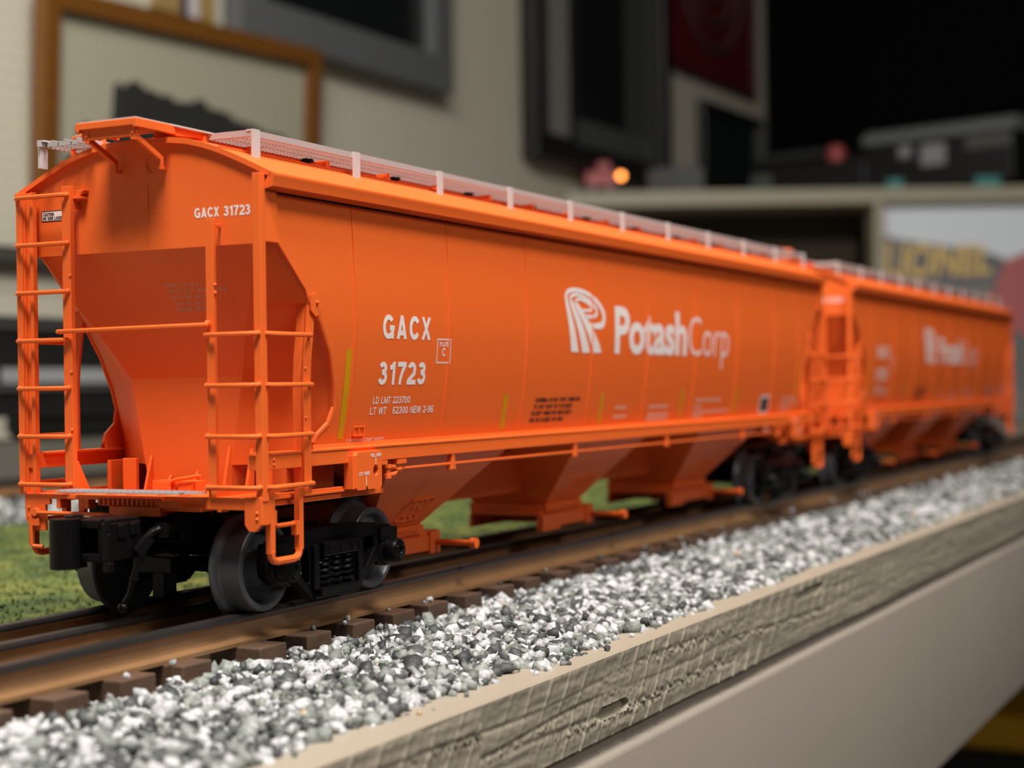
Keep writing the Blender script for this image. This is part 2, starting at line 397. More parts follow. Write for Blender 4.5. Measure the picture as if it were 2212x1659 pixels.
def make_car(name):
    root = empty(name)
    # ---- body shell: two curved side sheets, faceted ends, ribs at the weld seams
    mb = MB()
    zs = [33,34.5,36.2,38.5,42,46.7,50,53.5,56.5,59.2,61.5,63.3,63.4,66,70,74.8,78,81,84.6]
    seams = [34.4]+[34.4+41.3*k for k in range(1,8)]+[353.6]
    def xe(z): return side_xe(z) if z < 74.9 else 2.0
    for sg in (-1, 1):
        rows_o, rows_i = [], []
        zz = zs[:16]+[74.9]+zs[16:]
        for z in zz:
            x0 = xe(z); n = 12
            xs = [x0+(L-2*x0)*k/n for k in range(n+1)]
            rows_o.append([(x, sg*side_w(z), z) for x in xs]); rows_i.append([(x, sg*(side_w(z)-.9), z) for x in xs])
        mb.quads(rows_o); mb.quads(rows_i)
        for e in (0, -1):
            mb.quads([[ro[e], ri[e]] for ro, ri in zip(rows_o, rows_i)])
        for sx in seams:
            rr = []
            for z in np.linspace(33.6, 84.2, 18):
                w = side_w(z)
                rr.append([(sx-.24, sg*(w-.02), z), (sx-.20, sg*(w+.21), z), (sx+.15, sg*(w+.21), z), (sx+.24, sg*(w-.02), z)])
            mb.quads(rr)
    def yc(z): return float(np.interp(z, [25,48.6,59,64,75.2], [10.4,14.6,19.6,22.5,27.6]))
    def xc(z): return float(np.interp(z, [25,48.6,75.2], [16.9,16.4,3.0]))
    for e in (0, 1):
        T = (lambda p: p) if e == 0 else (lambda p: (L-p[0], -p[1], p[2]))
        zr = [75.1,70,66,63.4,63.3,59.2,56.5,53.5,50,48.6,46.7,42,38.5,36.2,34.5,30.2]
        rows = []
        for z in zr:
            xa = max(side_xe(z) if z > 42 else 28.6, xc(z)+.05); w = side_w(z)-.3
            rows.append([T(p) for p in ((xa, -w, z), (xc(z), -yc(z), z), (xc(z), yc(z), z), (xa, w, z))])
        mb.quads(rows)
        # lower bulkhead and its narrow sides
        rows = [[T(p) for p in ((34, -yc(z)-5, z), (xc(z), -yc(z), z), (xc(z), yc(z), z), (34, yc(z)+5, z))] for z in (30.2, 25)]
        mb.quads(rows)
        # end sheet up to the roof arch
        top = [(y, roof_z(y)-.5) for y in (-30.4,-28,-24,-20,-16.2,-12,-8,0,8,12,16.2,20,24,28,30.4)]
        bot = [(-30.3,74.6)]+[(30.3,74.6)]
        pl = [bot[0], bot[1]]+list(reversed(top))
        pts = [T((3.0,y,z)) for y, z in pl]; mb.add(pts, [tuple(range(len(pts)))])
        # flat corner plates beside the end sheet
        for sg in (-1, 1):
            a = [T(p) for p in ((1.7, sg*31.2, 74.8), (6.6, sg*31.45, 74.8), (6.0, sg*31.2, 78.5), (6.0, sg*31.1, 88.2), (1.7, sg*31.1, 88.2))]
            b = [T(p) for p in ((1.7, sg*29.9, 74.8), (6.6, sg*29.9, 74.8), (6.0, sg*29.9, 78.5), (6.0, sg*29.9, 88.2), (1.7, sg*29.9, 88.2))]
            mb.add(a+b, [(0,1,2,3,4),(9,8,7,6,5)]+[(i,(i+1)%5,(i+1)%5+5,i+5) for i in range(5)])
            # little bracket plate and rivet on the rim of the side sheet
            q = [(16.9,64.9),(19.6,65.4),(21.2,63.0),(20.6,61.2),(19.0,60.6),(17.4,61.8)]
            q3 = [T((x, sg*(side_w(z)+.25), z)) for x, z in q]+[T((x, sg*(side_w(z)-.6), z)) for x, z in q]
            mb.add(q3, [tuple(range(6)), tuple(range(11,5,-1))]+[(i,(i+1)%6,(i+1)%6+6,i+6) for i in range(6)])
            c = T((19.4, sg*31.5, 63.5)); mb.ball(c, .42, 6)
            # rounded rim of the cut-out
            rim = [T((side_xe(z)-.1, sg*(side_w(z)-.25), z)) for z in (62.5,59.2,56.5,53.5,50,46.7,44,42,40,38.5,37.2,36.2,34.6)]
            mb.tube(rim, .55, 6)
        # vertical weld line and grain door ring on the end sheet
        mb.tube([T((2.95, -1.6, z)) for z in (75.5, 82, 88)], .10, 5)
        mb.tube([T((2.95, -3.2+1.9*math.cos(a), 92.0+1.9*math.sin(a))) for a in np.linspace(-2.2,1.3,14)], .14, 5)
    shell = obj('body_shell', mb, ORANGE, root, smooth=True, sharp=24)

    # ---- lettering (sub-parts of the shell), near side and far side
    def shell_mark(name, mb, m): 
        o = obj(name, mb, m, shell, recalc=False); turn(o); return o
    P = SIDE(.07)
    mb = MB(); caps(mb, 'GACX', 45.4, 67.2, 56.6, 62.0, SIDE, w=.215)
    shell_mark('reporting_mark', mb, WHITEP)['label'] = 'white painted reporting mark'
    mb = MB(); caps(mb, '31723', 44.6, 65.6, 46.5, 51.6, SIDE, w=.215)
    shell_mark('car_number', mb, WHITEP)['label'] = 'large white painted car number'
    mb = MB(); caps(mb, 'LD LMT 223700', 43.6, 59.6, 42.35, 43.9, SIDE, w=.17); caps(mb, 'LT WT   62300 NEW 2-96', 42.9, 70.8, 40.0, 41.6, SIDE, w=.17)
    shell_mark('weight_lettering', mb, WHITEP)['label'] = 'white load limit lettering'
    mb = MB(); ring_d(mb, 70.0, 76.6, 51.4, 57.1, .28, P); caps(mb, 'PLATE', 71.3, 75.4, 55.3, 56.4, SIDE, w=.17); caps(mb, 'C', 72.5, 74.3, 53.1, 55.0, SIDE, w=.17)
    shell_mark('plate_mark', mb, WHITEP)
    mb = MB(); caps(mb, '2 INCH HI-COMP SHOES', 34.9, 50.4, 34.2, 34.95, SIDE, w=.17); shell_mark('shoe_lettering', mb, WHITEP)
    faint = mat('faint_white_marking', (.72,.42,.32), .55)
    for blk in (((179,188,39.2),(178.6,188.4,36.6)),((205,222,39.0),(204.4,222,36.6),(204.2,221.5,35.2)),((245,270,40.4),(244.6,252,38.4),(244,279,36.6),(243.8,254,35.2)),((338,356,40),(337.6,360,38.0),(337.2,350,36.0))):
        mb = MB()
        for u_, v_, z in blk:
            uu = u_
            while uu < v_-1: rect_d(mb, uu, min(uu+1.0, v_), z-.5, z+.4, SIDE(.06), lean=.1); uu += 1.35
        shell_mark('small_stencil', mb, faint)
    mb = MB()
    stroke_d(mb, [(146.7,54.95),(144.3,61.7),(141.2,69.0),(141.35,70.5),(142.9,71.5),(146.7,72.0),(152.2,71.75),(157.8,70.7),(162.9,68.7),(165.9,66.2),(166.1,64.1),(164.4,62.75),(160.4,62.45),(157.0,62.5)],
             [2.35,1.6,.85,.72,.66,.62,.62,.66,.72,.95,1.05,1.0,.75,.7], P)
    stroke_d(mb, [(154.3,54.95),(149.8,61.9),(144.2,68.7),(144.3,69.9),(145.8,70.55),(148.0,70.75),(152.2,70.3),(157.1,69.1),(160.6,67.5),(161.2,66.0),(159.4,65.15),(155.5,64.9),(153.4,65.0)],
             [2.35,1.6,.80,.62,.5,.45,.45,.48,.6,.62,.55,.52,.5], P)
    stroke_d(mb, [(162.3,54.95),(155.4,62.0),(147.6,68.1),(147.5,68.95),(148.6,69.5),(151.1,69.5),(154.9,68.85),(157.5,67.9),(157.6,67.0),(155.9,66.65),(152.7,66.6),(151.4,66.65)],
             [2.35,1.6,.78,.55,.42,.38,.4,.46,.46,.4,.36,.36], P)
    text_fit(mb, 'Potash', 174.2, 232.4, 54.7, 68.6, P, .030, .98)
    text_fit(mb, 'Corp', 234.4, 272.6, 50.7, 67.6, P, -.012, .98)
    shell_mark('company_logo', mb, WHITEP)['label'] = 'white ribboned P emblem with company lettering'
    mb = MB()
    for i, tx in enumerate(('WARNING: DO NOT APPLY VIBRATOR','TO ANY PART OF CAR BODY','EXCEPT VIBRATOR BRACKETS','USE ON LOADED CAR ONLY')):
        z = 41.5-1.75*i; caps(mb, tx, 124.9-.7*i, (153,148.5,148.3,144)[i], z, z+1.15, SIDE, w=.24)
    shell_mark('warning_lettering', mb, BLACKP)['label'] = 'black vibrator warning lettering'
    mb = MB(); rect_d(mb, 312.4, 322.8, 34.6, 41.2, P); mb2 = MB(); rect_d(mb2, 313.6, 321.8, 35.4, 40.4, SIDE(.12))
    shell_mark('emblem_border', mb, WHITEP); shell_mark('emblem_panel', mb2, flat('dark_blue_marking', (.01,.015,.03), .5))
    for x, z1 in ((32.5,54.2),(107.6,43.7),(168.4,43.5),(232.4,44.3),(285.0,43.9),(354.6,54.2)):
        mb = MB(); rect_d(mb, x-1.25, x+.95, 35.0, z1, SIDE(.05)); o = obj('reflector_stripe', mb, YELLOW, shell, recalc=False); turn(o)
    # end lettering
    def E(off=.06): return lambda u, v: (3.0-off, -u, v)
    mb = MB(); caps(mb, 'GACX 31723', 13.3, 27.0, 80.35, 82.4, E, w=.20)
    shell_mark('end_number', mb, WHITEP)['label'] = 'white car number on the end sheet'
    mb = MB(); rect_d(mb, -26.9, -20.0, 81.9, 84.2, E()); shell_mark('caution_plate', mb, BLACKP)
    mb = MB(); rect_d(mb, -26.65, -20.25, 82.1, 84.0, E(.10)); shell_mark('caution_ground', mb, WHITEP)
    mb = MB(); caps(mb, 'CAUTION', -26.3, -23.4, 83.1, 83.8, E, .14, w=.2); caps(mb, 'NO SIDE LADDER', -26.4, -20.5, 82.25, 82.95, E, .14, w=.2)
    shell_mark('caution_lettering', mb, BLACKP)
    def SL(off): return lambda u, v: (xc(v)-off, -u, v)
    mb = MB()
    for i, tx in enumerate(('SPNG 1 DC D-5 T','SPNG 2 DC 8352  9344','3K IN WR WHLS','AAR NO 84 SN','WAFRE DRAFT  A')):
        z = 67.1-1.22*i; caps(mb, tx, 2.4+.35*i, (12.2,17.8,12.4,12.4,13.6)[i], z, z+.8, SL, .07, w=.16, step=1.1)
    shell_mark('stencil_lettering', mb, flat('faded_marking', (.62,.36,.27), .6))
    # small route-card holder low on the side
    mb = MB()
    def fr(x0, x1, z0, z1):
        w = side_w((z0+z1)/2)
        for a, b, c, d in ((x0,x1,z0,z0+.3),(x0,x1,z1-.35,z1),(x0,x0+.3,z0,z1),(x1-.3,x1,z0,z1),(x0,x1,z0+1.9,z0+2.15),((x0+x1)/2-.12,(x0+x1)/2+.12,z0,z0+1.9)):
            mb.box(a, b, -w-.25, -w+.4, c, d)
    fr(36.9, 41.4, 35.5, 38.9)
    o = obj('card_holder', mb, ORANGE, shell); turn(o)

    # ---- arched roof with eave lips
    mb = MB()
    ys = sorted(set(ROOFY+[-y for y in ROOFY]))
    xs_ = [1.9, 2.6, 100, 194, 288, L-2.6, L-1.9]
    mb.quads([[(x, y, roof_z(y)) for y in ys] for x in xs_])
    for e in (1.9, L-1.9):
        xi = e+1.3 if e < 100 else e-1.3
        mb.quads([[(e, y, roof_z(y)) for y in ys], [(e, y, roof_z(y)-1.15) for y in ys], [(xi, y, roof_z(y)-1.2) for y in ys]])
    for sg in (-1, 1):      # lip, soffit and the dark crease beneath it
        prof = [(32.6,88.4),(33.3,88.1),(33.4,87.7),(33.3,87.3),(33.1,85.5),(30.7,84.9),(30.2,85.0)]
        mb.quads([[(x, sg*y, z) for y, z in prof] for x in (1.9, 194, L-1.9)])
        mb.add([(x, sg*y, z) for x in (1.9,) for y, z in prof], [tuple(range(7))]); mb.add([(L-1.9, sg*y, z) for y, z in prof], [tuple(range(7))])
        # raised roof seam along the slope
        mb.box(2, L-2, sg*20.4-.35, sg*20.4+.35, roof_z(20.4)-.5, roof_z(20.4)+.35)
    roof = obj('roof', mb, ORANGE, root, smooth=True, sharp=30)
    # ---- hatch coaming with its long covers and latches
    mb = MB()
    for sg in (-1, 1):
        mb.box(9, L-9, sg*11.4-.5, sg*11.4+.5, 95.6, 98.0)
        for k in range(14):
            x = 22+k*26.3
            mb.box(x, x+1.2, sg*13.6-1.8, sg*13.6+1.8, 95.0, 97.2)
    mb.box(8.5, 9.5, -11.9, 11.9, 95.6, 98.0); mb.box(L-9.5, L-8.5, -11.9, 11.9, 95.6, 98.0)
    coam = obj('hatch_coaming', mb, ORANGE, root, bev=.15)
    for k in range(5):
        a = 11+k*73.6; mb = MB()
        pr = [(-10.6,97.2),(-10.6,98.1),(-6,98.9),(0,99.1),(6,98.9),(10.6,98.1),(10.6,97.2)]
        mb.prism(pr, 'x', a, a+71)
        for j in range(5): mb.box(a+6+j*14.5, a+7+j*14.5, -10.8, 10.8, 98.0, 99.25)
        obj('hatch_cover', mb, ORANGE, root)
    for k in range(9):
        for sg in (-1, 1):
            mb = MB(); x = 43.0+k*37.8; mb.box(x, x+1.6, sg*12.6-.9, sg*12.6+.9, 95.2, 97.6); mb.box(x+.3, x+1.3, sg*13.8-.6, sg*13.8+.6, 96.2, 97.0)
            obj('hatch_latch', mb, BLACKPL, coam)
    # ---- roof walks: thin plate, cross ribs below, raised outer rail, posts
    mb = MB(); x0, x1 = 9.6, L+2.4; ya, yb = -22.8, -12.0
    mb.box(x0, x1, ya-.1, ya+.35, 97.0, 98.25); mb.box(x0, x1, yb-.3, yb+.2, 97.0, 98.1)
    n = int((x1-x0)/1.30)
    for k in range(n): mb.box(x0+k*1.30, x0+k*1.30+.42, ya+.3, yb-.2, 97.1, 98.0)
    for f in (.36, .68): mb.box(x0, x1, ya+(yb-ya)*f-.12, ya+(yb-ya)*f+.12, 97.75, 98.0)
    mb.box(x0-.2, x0+.5, ya, yb, 97.0, 98.25)
    walk = obj('roof_walk', mb, WALKM, root)
    for k in range(11):
        mb = MB(); x = 10.4+k*37.9-(1.0 if k == 10 else 0)
        mb.box(x-1.15, x+1.15, ya-.6, ya-.12, roof_z(23.1)-.2, 98.35); mb.box(x-1.15, x+1.15, ya-.6, ya+1.0, 98.05, 98.35)
        obj('walk_post', mb, GREY, walk)
    turn(walk)
    # ---- end platform on the roof edge
    mb = MB()
    mb.box(-7.8, -6.9, -7.6, 7.6, 98.3, 99.6); mb.box(-7.8, 4.5, -7.7, -6.9, 97.9, 99.6); mb.box(-7.8, 4.5, 6.9, 7.7, 97.9, 99.6)
    mb.box(-6.9, -6.2, -6.9, 6.9, 96.2, 98.6)
    for k in range(6): mb.box(-5.6+k*1.7, -4.7+k*1.7, -6.9, 6.9, 98.5, 99.1)
    mb.add([(4.5,-7.7,99.6),(9.6,-12.2,98.0),(9.6,-12.2,97.2),(4.5,-7.7,97.6),(4.5,-2,99.7),(9.6,-9,98.2),(9.6,-9,97.2),(4.5,-2,97.6)],[(0,1,2,3),(4,5,6,7),(0,1,5,4),(3,2,6,7),(1,2,6,5),(0,3,7,4)])
    plat = obj('end_platform', mb, ORANGE, root, bev=.12)
    mb = MB(); mb.box(-7.4, 3.4, -7.2, 7.2, 99.6, 99.95)
    for k in range(14): mb.box(-7.2+k*.75, -6.9+k*.75, -7.1, 7.1, 99.3, 99.65)
    mb.add([(3.2,-7.3,99.98),(9.8,-13.5,98.35),(9.8,-8.6,98.4),(3.2,-1.5,100.1),(3.2,-7.3,99.6),(9.8,-13.5,98.0),(9.8,-8.6,98.05),(3.2,-1.5,99.7)],[(0,1,2,3),(4,5,6,7),(0,1,5,4),(1,2,6,5),(2,3,7,6),(3,0,4,7)])
    obj('platform_grating', mb, WALKM, plat)
    for y in (5.5, -6.2):
        mb = MB()
        mb.box(-7.0, -5.9, y-.55, y+.55, 95.6, 98.4); mb.ball((-7.1, y, 96.9), .3, 6)
        mb.bar((-6.4, y, 96.4), (1.4, y, 92.8), .8, 1.0); mb.box(1.0, 1.9, y-.4, y+.4, 90.6, 93.2); mb.box(1.0, 3.1, y-.3, y+.3, 90.6, 91.2)
        mb.ball((1.2, y+.6, 91.3), .32, 6)
        obj('platform_brace', mb, ORANGE, plat)
    mb = MB(); mb.tube([(5.5,20.2,94.0),(5.5,20.2,98.8),(5.5,19.8,99.3),(5.5,19.2,99.55),(5.5,13.5,100.0),(5.5,12.4,99.8),(5.5,12.0,99.0),(5.5,11.9,97)], .55, 8)
    grab = obj('roof_grab_iron', mb, ORANGE, root, smooth=True)
    turn(plat); turn(grab)

    # ---- ladders.  rung heights
    ZR = [26.68+10.011*k for k in range(7)]
    def stile(y, z0, z1, sg, wdt=3.0, corner=False):
        m = MB()
        if corner:      # angle iron at the car corner
            m.prism([(0,y),(0,y-sg*1.8),(.5,y-sg*1.8),(.5,y-sg*.5),(1.9,y-sg*.5),(1.9,y)], 'z', z0, z1)
        else:
            m.box(0, .6, y-wdt/2, y+wdt/2, z0, z1); m.box(0, 2.0, y-sg*wdt/2-.3, y-sg*wdt/2+.3, z0, z1)
        return m
    def rungs(parent, y0, y1, ks):
        for k in ks:
            z = ZR[k]; m = MB(); b = 1.2 if y1 > y0 else -1.2
            m.tube([(.3,y0,z),(-.9,y0+b*.3,z),(-1.25,y0+b*.9,z),(-1.25,y1-b*.9,z),(-.9,y1-b*.3,z),(.3,y1,z)], .50, 8)
            m.ball((-.15, y0, z+.05), .62, 6); m.ball((-.15, y1, z+.05), .62, 6)
            obj('ladder_rung', m, ORANGE, parent, smooth=True)
    def ladder(name): 
        o = empty(name); o.parent = root; return o
    # far-side end ladder (tall, seven rungs)
    la = ladder('end_ladder')
    m = MB(); m.prism([(0,31.3),(0,29.6),(.5,29.6),(.5,29.3),(1.1,29.2),(1.1,28.0),(.15,27.7),(.15,26.8),(1.5,26.8),(1.5,31.3)], 'z', 24.6, 88.0)
    obj('ladder_stile', m, ORANGE, la, bev=.12)
    m = MB(); m.prism([(0,18.7),(0,16.4),(1.3,16.4),(1.3,16.9),(.5,16.9),(.5,18.7)], 'z', 26.0, 88.6); m.box(1.2, 3.2, 16.45, 16.8, 84, 86); m.box(1, 3.2, 14.2, 16.4, 86.0, 86.4)
    m.prism([(16.1,87.8),(13.8,87.8),(16.1,85.6)], 'x', 1.5, 3.0)
    for z in (70, 50, 38): m.ball((0, 16.6, z), .35, 6)
    obj('ladder_stile', m, ORANGE, la, bev=.12)
    rungs(la, 30.6, 17.2, range(7))
    turn(la)
    # near-side end ladder (four low rungs)
    lb = ladder('end_ladder')
    m = stile(-31.3, 24.0, 88.0, -1, corner=True); obj('ladder_stile', m, ORANGE, lb, bev=.12)
    m = MB(); m.prism([(0,-18.1),(0,-20.0),(1.0,-20.0),(1.0,-19.6),(.5,-19.6),(.5,-18.1)], 'z', 24.0, 79.8); m.box(.8, 3.0, -19.8, -19.3, 78.0, 78.8); m.box(.8, 15, -19.8, -19.4, 24.2, 26); m.ball((.4,-20.05,66.6), .4, 6); m.ball((.4,-20.05,65), .4, 6)
    obj('ladder_stile', m, ORANGE, lb, bev=.12)
    rungs(lb, -18.2, -30.6, range(4))
    turn(lb)
    # side ladders round both corners
    for sg in (-1, 1):
        ls = ladder('side_ladder'); m = MB(); Y = 30.8*sg
        pts = [(16.2,24.5),(16.2,47),(16.6,52),(17.6,58),(18.2,63.4)]
        def ribbon(dx0, dx1, d0, d1):
            A = [[(x+dx0, sg*(30.8+d0), z), (x+dx1, sg*(30.8+d0), z)] for x, z in pts]; B = [[(x+dx0, sg*(30.8+d1), z), (x+dx1, sg*(30.8+d1), z)] for x, z in pts]
            m.quads(A); m.quads(B); m.quads([[a[0], b[0]] for a, b in zip(A, B)]); m.quads([[a[1], b[1]] for a, b in zip(A, B)])
            m.add([A[0][0],A[0][1],B[0][1],B[0][0]],[(0,1,2,3)]); m.add([A[-1][0],A[-1][1],B[-1][1],B[-1][0]],[(0,1,2,3)])
        ribbon(-1.3, 1.3, -.6, 0); ribbon(-1.3, -.7, -2.6, -.3)
        for z in (40, 50): m.ball((15.6, Y, z), .35, 6)
        obj('ladder_stile', m, ORANGE, ls, smooth=True, sharp=30)
        for k in range(4):
            z = ZR[k]; m = MB(); q = sg*.95
            m.tube([(1.6,Y-.2*sg,z),(1.7,Y+q*.8,z),(2.4,Y+q*1.25,z),(16.0,Y+q*1.25,z),(16.9,Y+q*.8,z),(17.1,Y-.2*sg,z)], .50, 8)
            m.ball((1.7, Y, z), .6, 6); m.ball((17.0, Y, z), .6, 6)
            obj('ladder_rung', m, ORANGE, ls, smooth=True)
        turn(ls)
    # long end grab iron between the two ladders
    m = MB(); m.tube([(.4,19.6,58.4),(-1.0,19.2,58.45),(-1.3,18.4,58.45),(-1.3,-17.8,58.7),(-1.0,-18.7,58.7),(.4,-18.9,58.7)], .5, 8); m.ball((-.4,-18.7,59.0), .7, 6)
    g = obj('end_grab_iron', m, ORANGE, root, smooth=True); turn(g)

    # ---- side sills
    m = MB(); m.box(.6, L-.6, -30.1, -27.4, 30.0, 33.0); m.box(3, L-3, -30.3, -26.0, 32.85, 33.35)
    m.quads([[(x,-29.6,33.3),(x,-28.2,33.35),(x,-28.0,34.3)] for x in (22, L-22)])
    for z in (30.9, 31.9): m.ball((5.2, -30.1, z), .4, 6)
    sill = obj('side_sill', m, ORANGE, root, bev=.15); turn(sill)
    # lower rail, jacking pad with its markings
    m = MB(); m.box(1.5, 46, -28.9, -23.5, 23.9, 24.5); m.box(8, 50, -28.2, -27.2, 22.6, 23.7); m.box(4, 42, -28.6, -27.0, 24.5, 25.0)
    lr = obj('bolster_rail', m, ORANGE, root, bev=.15); turn(lr)
    m = MB()
    out = [(33.0,24.6),(33.5,24.1),(36.9,24.1),(37.1,24.7),(37.6,24.7),(37.8,24.1),(43.0,24.1),(43.6,24.7),(43.6,31.8),(43.1,32.3),(33.8,32.3),(33.0,31.5)]
    hole = [(41.0+.95*math.cos(a), 28.1+1.15*math.sin(a)) for a in np.linspace(0, 2*PI, 15)[:-1]]
    m.plate(out, [hole], 'y', -31.6, -30.7); m.box(32.5, 33.1, -31.2, -28.9, 24.4, 31.6); m.box(33.2, 43.2, -30.7, -29.6, 31.4, 32.2); m.box(38, 43, -29.6, -29.0, 25, 31)
    jp = obj('jacking_pad', m, ORANGE, root, bev=.12)
    m = MB(); qf = lambda o_: (lambda u, v: (u, -31.61-o_, v)); q = qf(.05)
    caps(m, 'PULL HERE', 38.9, 43.2, 31.0, 31.75, qf, w=.18); rect_d(m, 40.85, 41.1, 29.35, 30.9, q); caps(m, 'LIFT HERE', 34.1, 38.4, 27.2, 27.95, qf, w=.18); rect_d(m, 36.9, 37.15, 25.0, 27.0, q)
    obj('jacking_lettering', m, WHITEP, jp, recalc=False)
    turn(jp); 
    jf = copy_tree(jp, root); jf.scale = (1, -1, 1); turn(jf).scale = (1, -1, 1)
    lf = copy_tree(lr, root); lf.scale = (1, -1, 1); turn(lf).scale = (1, -1, 1)
    # ---- retaining rod with hangers along the side
    m = MB(); m.tube([(54.8,-29.3,27.7),(120,-29.3,27.6),(200,-29.3,27.5),(330,-29.3,27.4)], .38, 8)
    rod = obj('side_rod', m, ORANGE, root, smooth=True)
    for x in (78.7, 148.3, 217.2, 289.8):
        m = MB(); m.prism([(x-1.15,26.3),(x+1.15,26.3),(x+.5,29.9),(x-.5,29.9)], 'y', -30.0, -28.6); obj('rod_hanger', m, ORANGE, rod, bev=.1)
    for x, sg in ((50.0, 1), (330, -1)):
        m = MB()
        m.box(x-4.8, x-1.8, -30.2, -28.4, 29.0, 29.9); m.box(x+2.6, x+6.4, -30.2, -28.4, 28.9, 29.8)
        m.lathe([(1.0,-1.6),(1.0,-.7),(.7,-.6),(.7,.6),(1.0,.7),(1.0,1.5)], 'z', (x-.6, -29.3, 27.4), 12)
        m.tube([(x,-29.3,26.5),(x+2.2,-29.3,26.6),(x+3.6,-29.3,27.3),(x+2.4,-29.3,28.2),(x+.2,-29.3,28.3)], .55, 8); m.tube([(x+3,-29.3,27.5),(x+5,-29.3,27.7)], .75, 8)
        obj('rod_clevis', m, ORANGE, rod, smooth=True, sharp=40)
    turn(rod)

    # ---- end deck, end sill, gussets, striker, poling plates
    m = MB()
    m.box(0, 17, -27.5, 29.4, 23.9, 24.7)
    m.box(-.2, .8, -27.6, -7.2, 22.3, 24.7); m.box(-.2, .8, -7.2, 29.3, 23.7, 24.7); m.box(-.1, 1.0, 13.6, 15.2, 20.4, 23.8)
    m.box(-1.6, 4, -7.2, 5.8, 20.7, 22.6); m.box(-1.0, 4, -7.2, 8.6, 22.6, 24.3); m.box(-.8, 6, -16.8, -7.2, 21.8, 22.9); m.box(-1.9, .5, -12.5, -7.0, 22.5, 23.9)
    for k in range(13): m.box(-1.45, -.9, 8.2-k*1.22, 8.8-k*1.22, 22.75, 24.2)
    for y in (20.5, 15.8, 7.5, 2.5, -5.5, -11): m.box(.5, 2.5, y-.7, y+.7, 24.6, 25.1)
    for sg, y in ((1, 20.5), (1, 13), (-1, -20.8), (1,-9)): m.box(-.2, 2.2, y-.5, y+.5, 21.8, 24.0)
    # far sill post down to the deck
    m.box(15.6, 16.6, 13.0, 16.6, 24.7, 31.5); m.box(16.2, 40, 20.4, 21.4, 24.6, 31); m.box(16.9, 40, -21.4, -20.4, 24.6, 31)
    m.prism([(.8,24.7),(5,24.7),(1.2,31.5),(.8,31.5)], 'y', 16.0, 16.6)
    deck = obj('end_deck', m, ORANGE, root, bev=.12)
    for y, h in ((-2.6,4.2),(-7.6,3.5),(-10.9,9.5),(-16.6,9.0),(9.6,7.6),(4.4,3.4)):
        m = MB(); m.prism([(16.9,24.6),(14.2,24.6),(16.6,24.6+h),(16.9,24.6+h)], 'y', y-.35, y+.35); obj('gusset', m, ORANGE, deck)
    m = MB(); m.box(9.5, 13, -7.5, 3.6, 24.6, 27.2); m.box(9.0, 9.6, -2.6, 1.2, 24.9, 26.9); m.box(9.0, 9.6, -7.0, -3.4, 25.2, 26.7)
    m.tube([(8.6,-1.6,24.8),(8.6,-1.6,26.4),(8.6,-2.2,27.2),(8.6,-3.2,27.5),(8.6,-9.5,28.4)], .42, 8)
    obj('retainer_box', m, ORANGE, deck, bev=.1)
    # near corner plate hanging below the ladder
    m = MB(); m.prism([(-27.0,24.9),(-31.0,24.9),(-31.0,19.6),(-29.6,18.2),(-28.0,18.2),(-27.0,19.4)], 'x', -.4, .5); m.prism([(.0,24.9),(3.1,24.9),(3.1,20.2),(2.2,19.4),(0,19.4)], 'y', -31.0, -30.4)
    for z in (20.6, 21.8): m.ball((-.45, -30.0, z), .38, 6)
    obj('corner_plate', m, ORANGE, deck, bev=.12)
    # far corner plate with uncoupling bracket
    m = MB(); m.prism([(22.8,24.6),(29.6,24.6),(29.4,19.2),(28.3,18.2),(27.8,17.0),(24.0,17.0),(24.0,22.4),(22.8,22.6)], 'x', -.3, .5)
    for z in (20.0, 21.8): m.ball((-.35, 28.4, z), .36, 6)
    m.lathe([(.9,-.7),(.9,.7)], 'x', (-.5, 26.2, 20.9), 12); m.box(-.9, -.2, 25.2, 27.2, 18.0, 19.6)
    obj('corner_plate', m, ORANGE, deck, bev=.12)
    m = MB(); m.tube([(-.9,25.6,20.8),(-.9,8.0,20.8),(-1.6,5.2,20.6)], .42, 8); m.tube([(-.9,27.4,20.4),(-.9,27.4,14.4),(-.7,27.1,13.8),(0,25.0,13.6)], .42, 8)
    obj('uncoupling_rod', m, ORANGE, deck, smooth=True)
    # tread plate above the coupler
    m = MB(); ou = [(-6.5,15.4),(-6.5,-14.6),(-1.5,-18.2),(-.6,-18.2),(-.6,15.4)]
    m.prism(ou, 'z', 25.55, 25.85)
    for k in range(20): m.box(-6.3, -.8, 15.0-k*1.6, 14.5-k*1.6, 25.8, 26.0)
    obj('coupler_platform', m, PLATEM, deck)
    turn(deck)
    # ---- stirrup steps
    for sg in (-1, 1):
        m = MB(); Y = sg*30.4
        m.bar((3.4,Y,24.6),(3.4,Y,13.6), 1.2, 1.5, (1,0,0)); m.bar((13.3,Y,27.0),(13.2,Y,13.6), 1.2, 1.5, (1,0,0))
        m.tube([(3.4,Y,14.2),(3.6,Y,12.9),(4.2,Y,12.2),(5.4,Y,11.9),(11.2,Y,11.9),(12.4,Y,12.2),(13.0,Y,12.9),(13.2,Y,14.2)], .78, 8)
        m.tube([(4.8,Y,22.0),(4.8,Y,19.3),(5.4,Y,18.9),(11.8,Y,18.9)], .5, 8); m.box(11.4, 12.8, Y-.6, Y+.6, 16.6, 19.4); m.prism([(3,24.6),(6.0,24.6),(3,26.2)], 'y', Y-.6, Y+.6)
        s_ = obj('stirrup_step', m, ORANGE, root, smooth=True, sharp=40); turn(s_)

    # ---- hopper bays with outlet gates
    m = MB(); m.box(30, L-30, -5.5, 5.5, 15.5, 27)
    m.quads([[(22,-27.4,30.2),(22,27.4,30.2)],[(L-22,-27.4,30.2),(L-22,27.4,30.2)]])
    obj('center_sill', m, ORANGE, root)
    bays = [(54.0,112.0,69.5,93.0),(155.0,206.5,166.5,189.0),(253.0,316.5,268.0,297.0)]
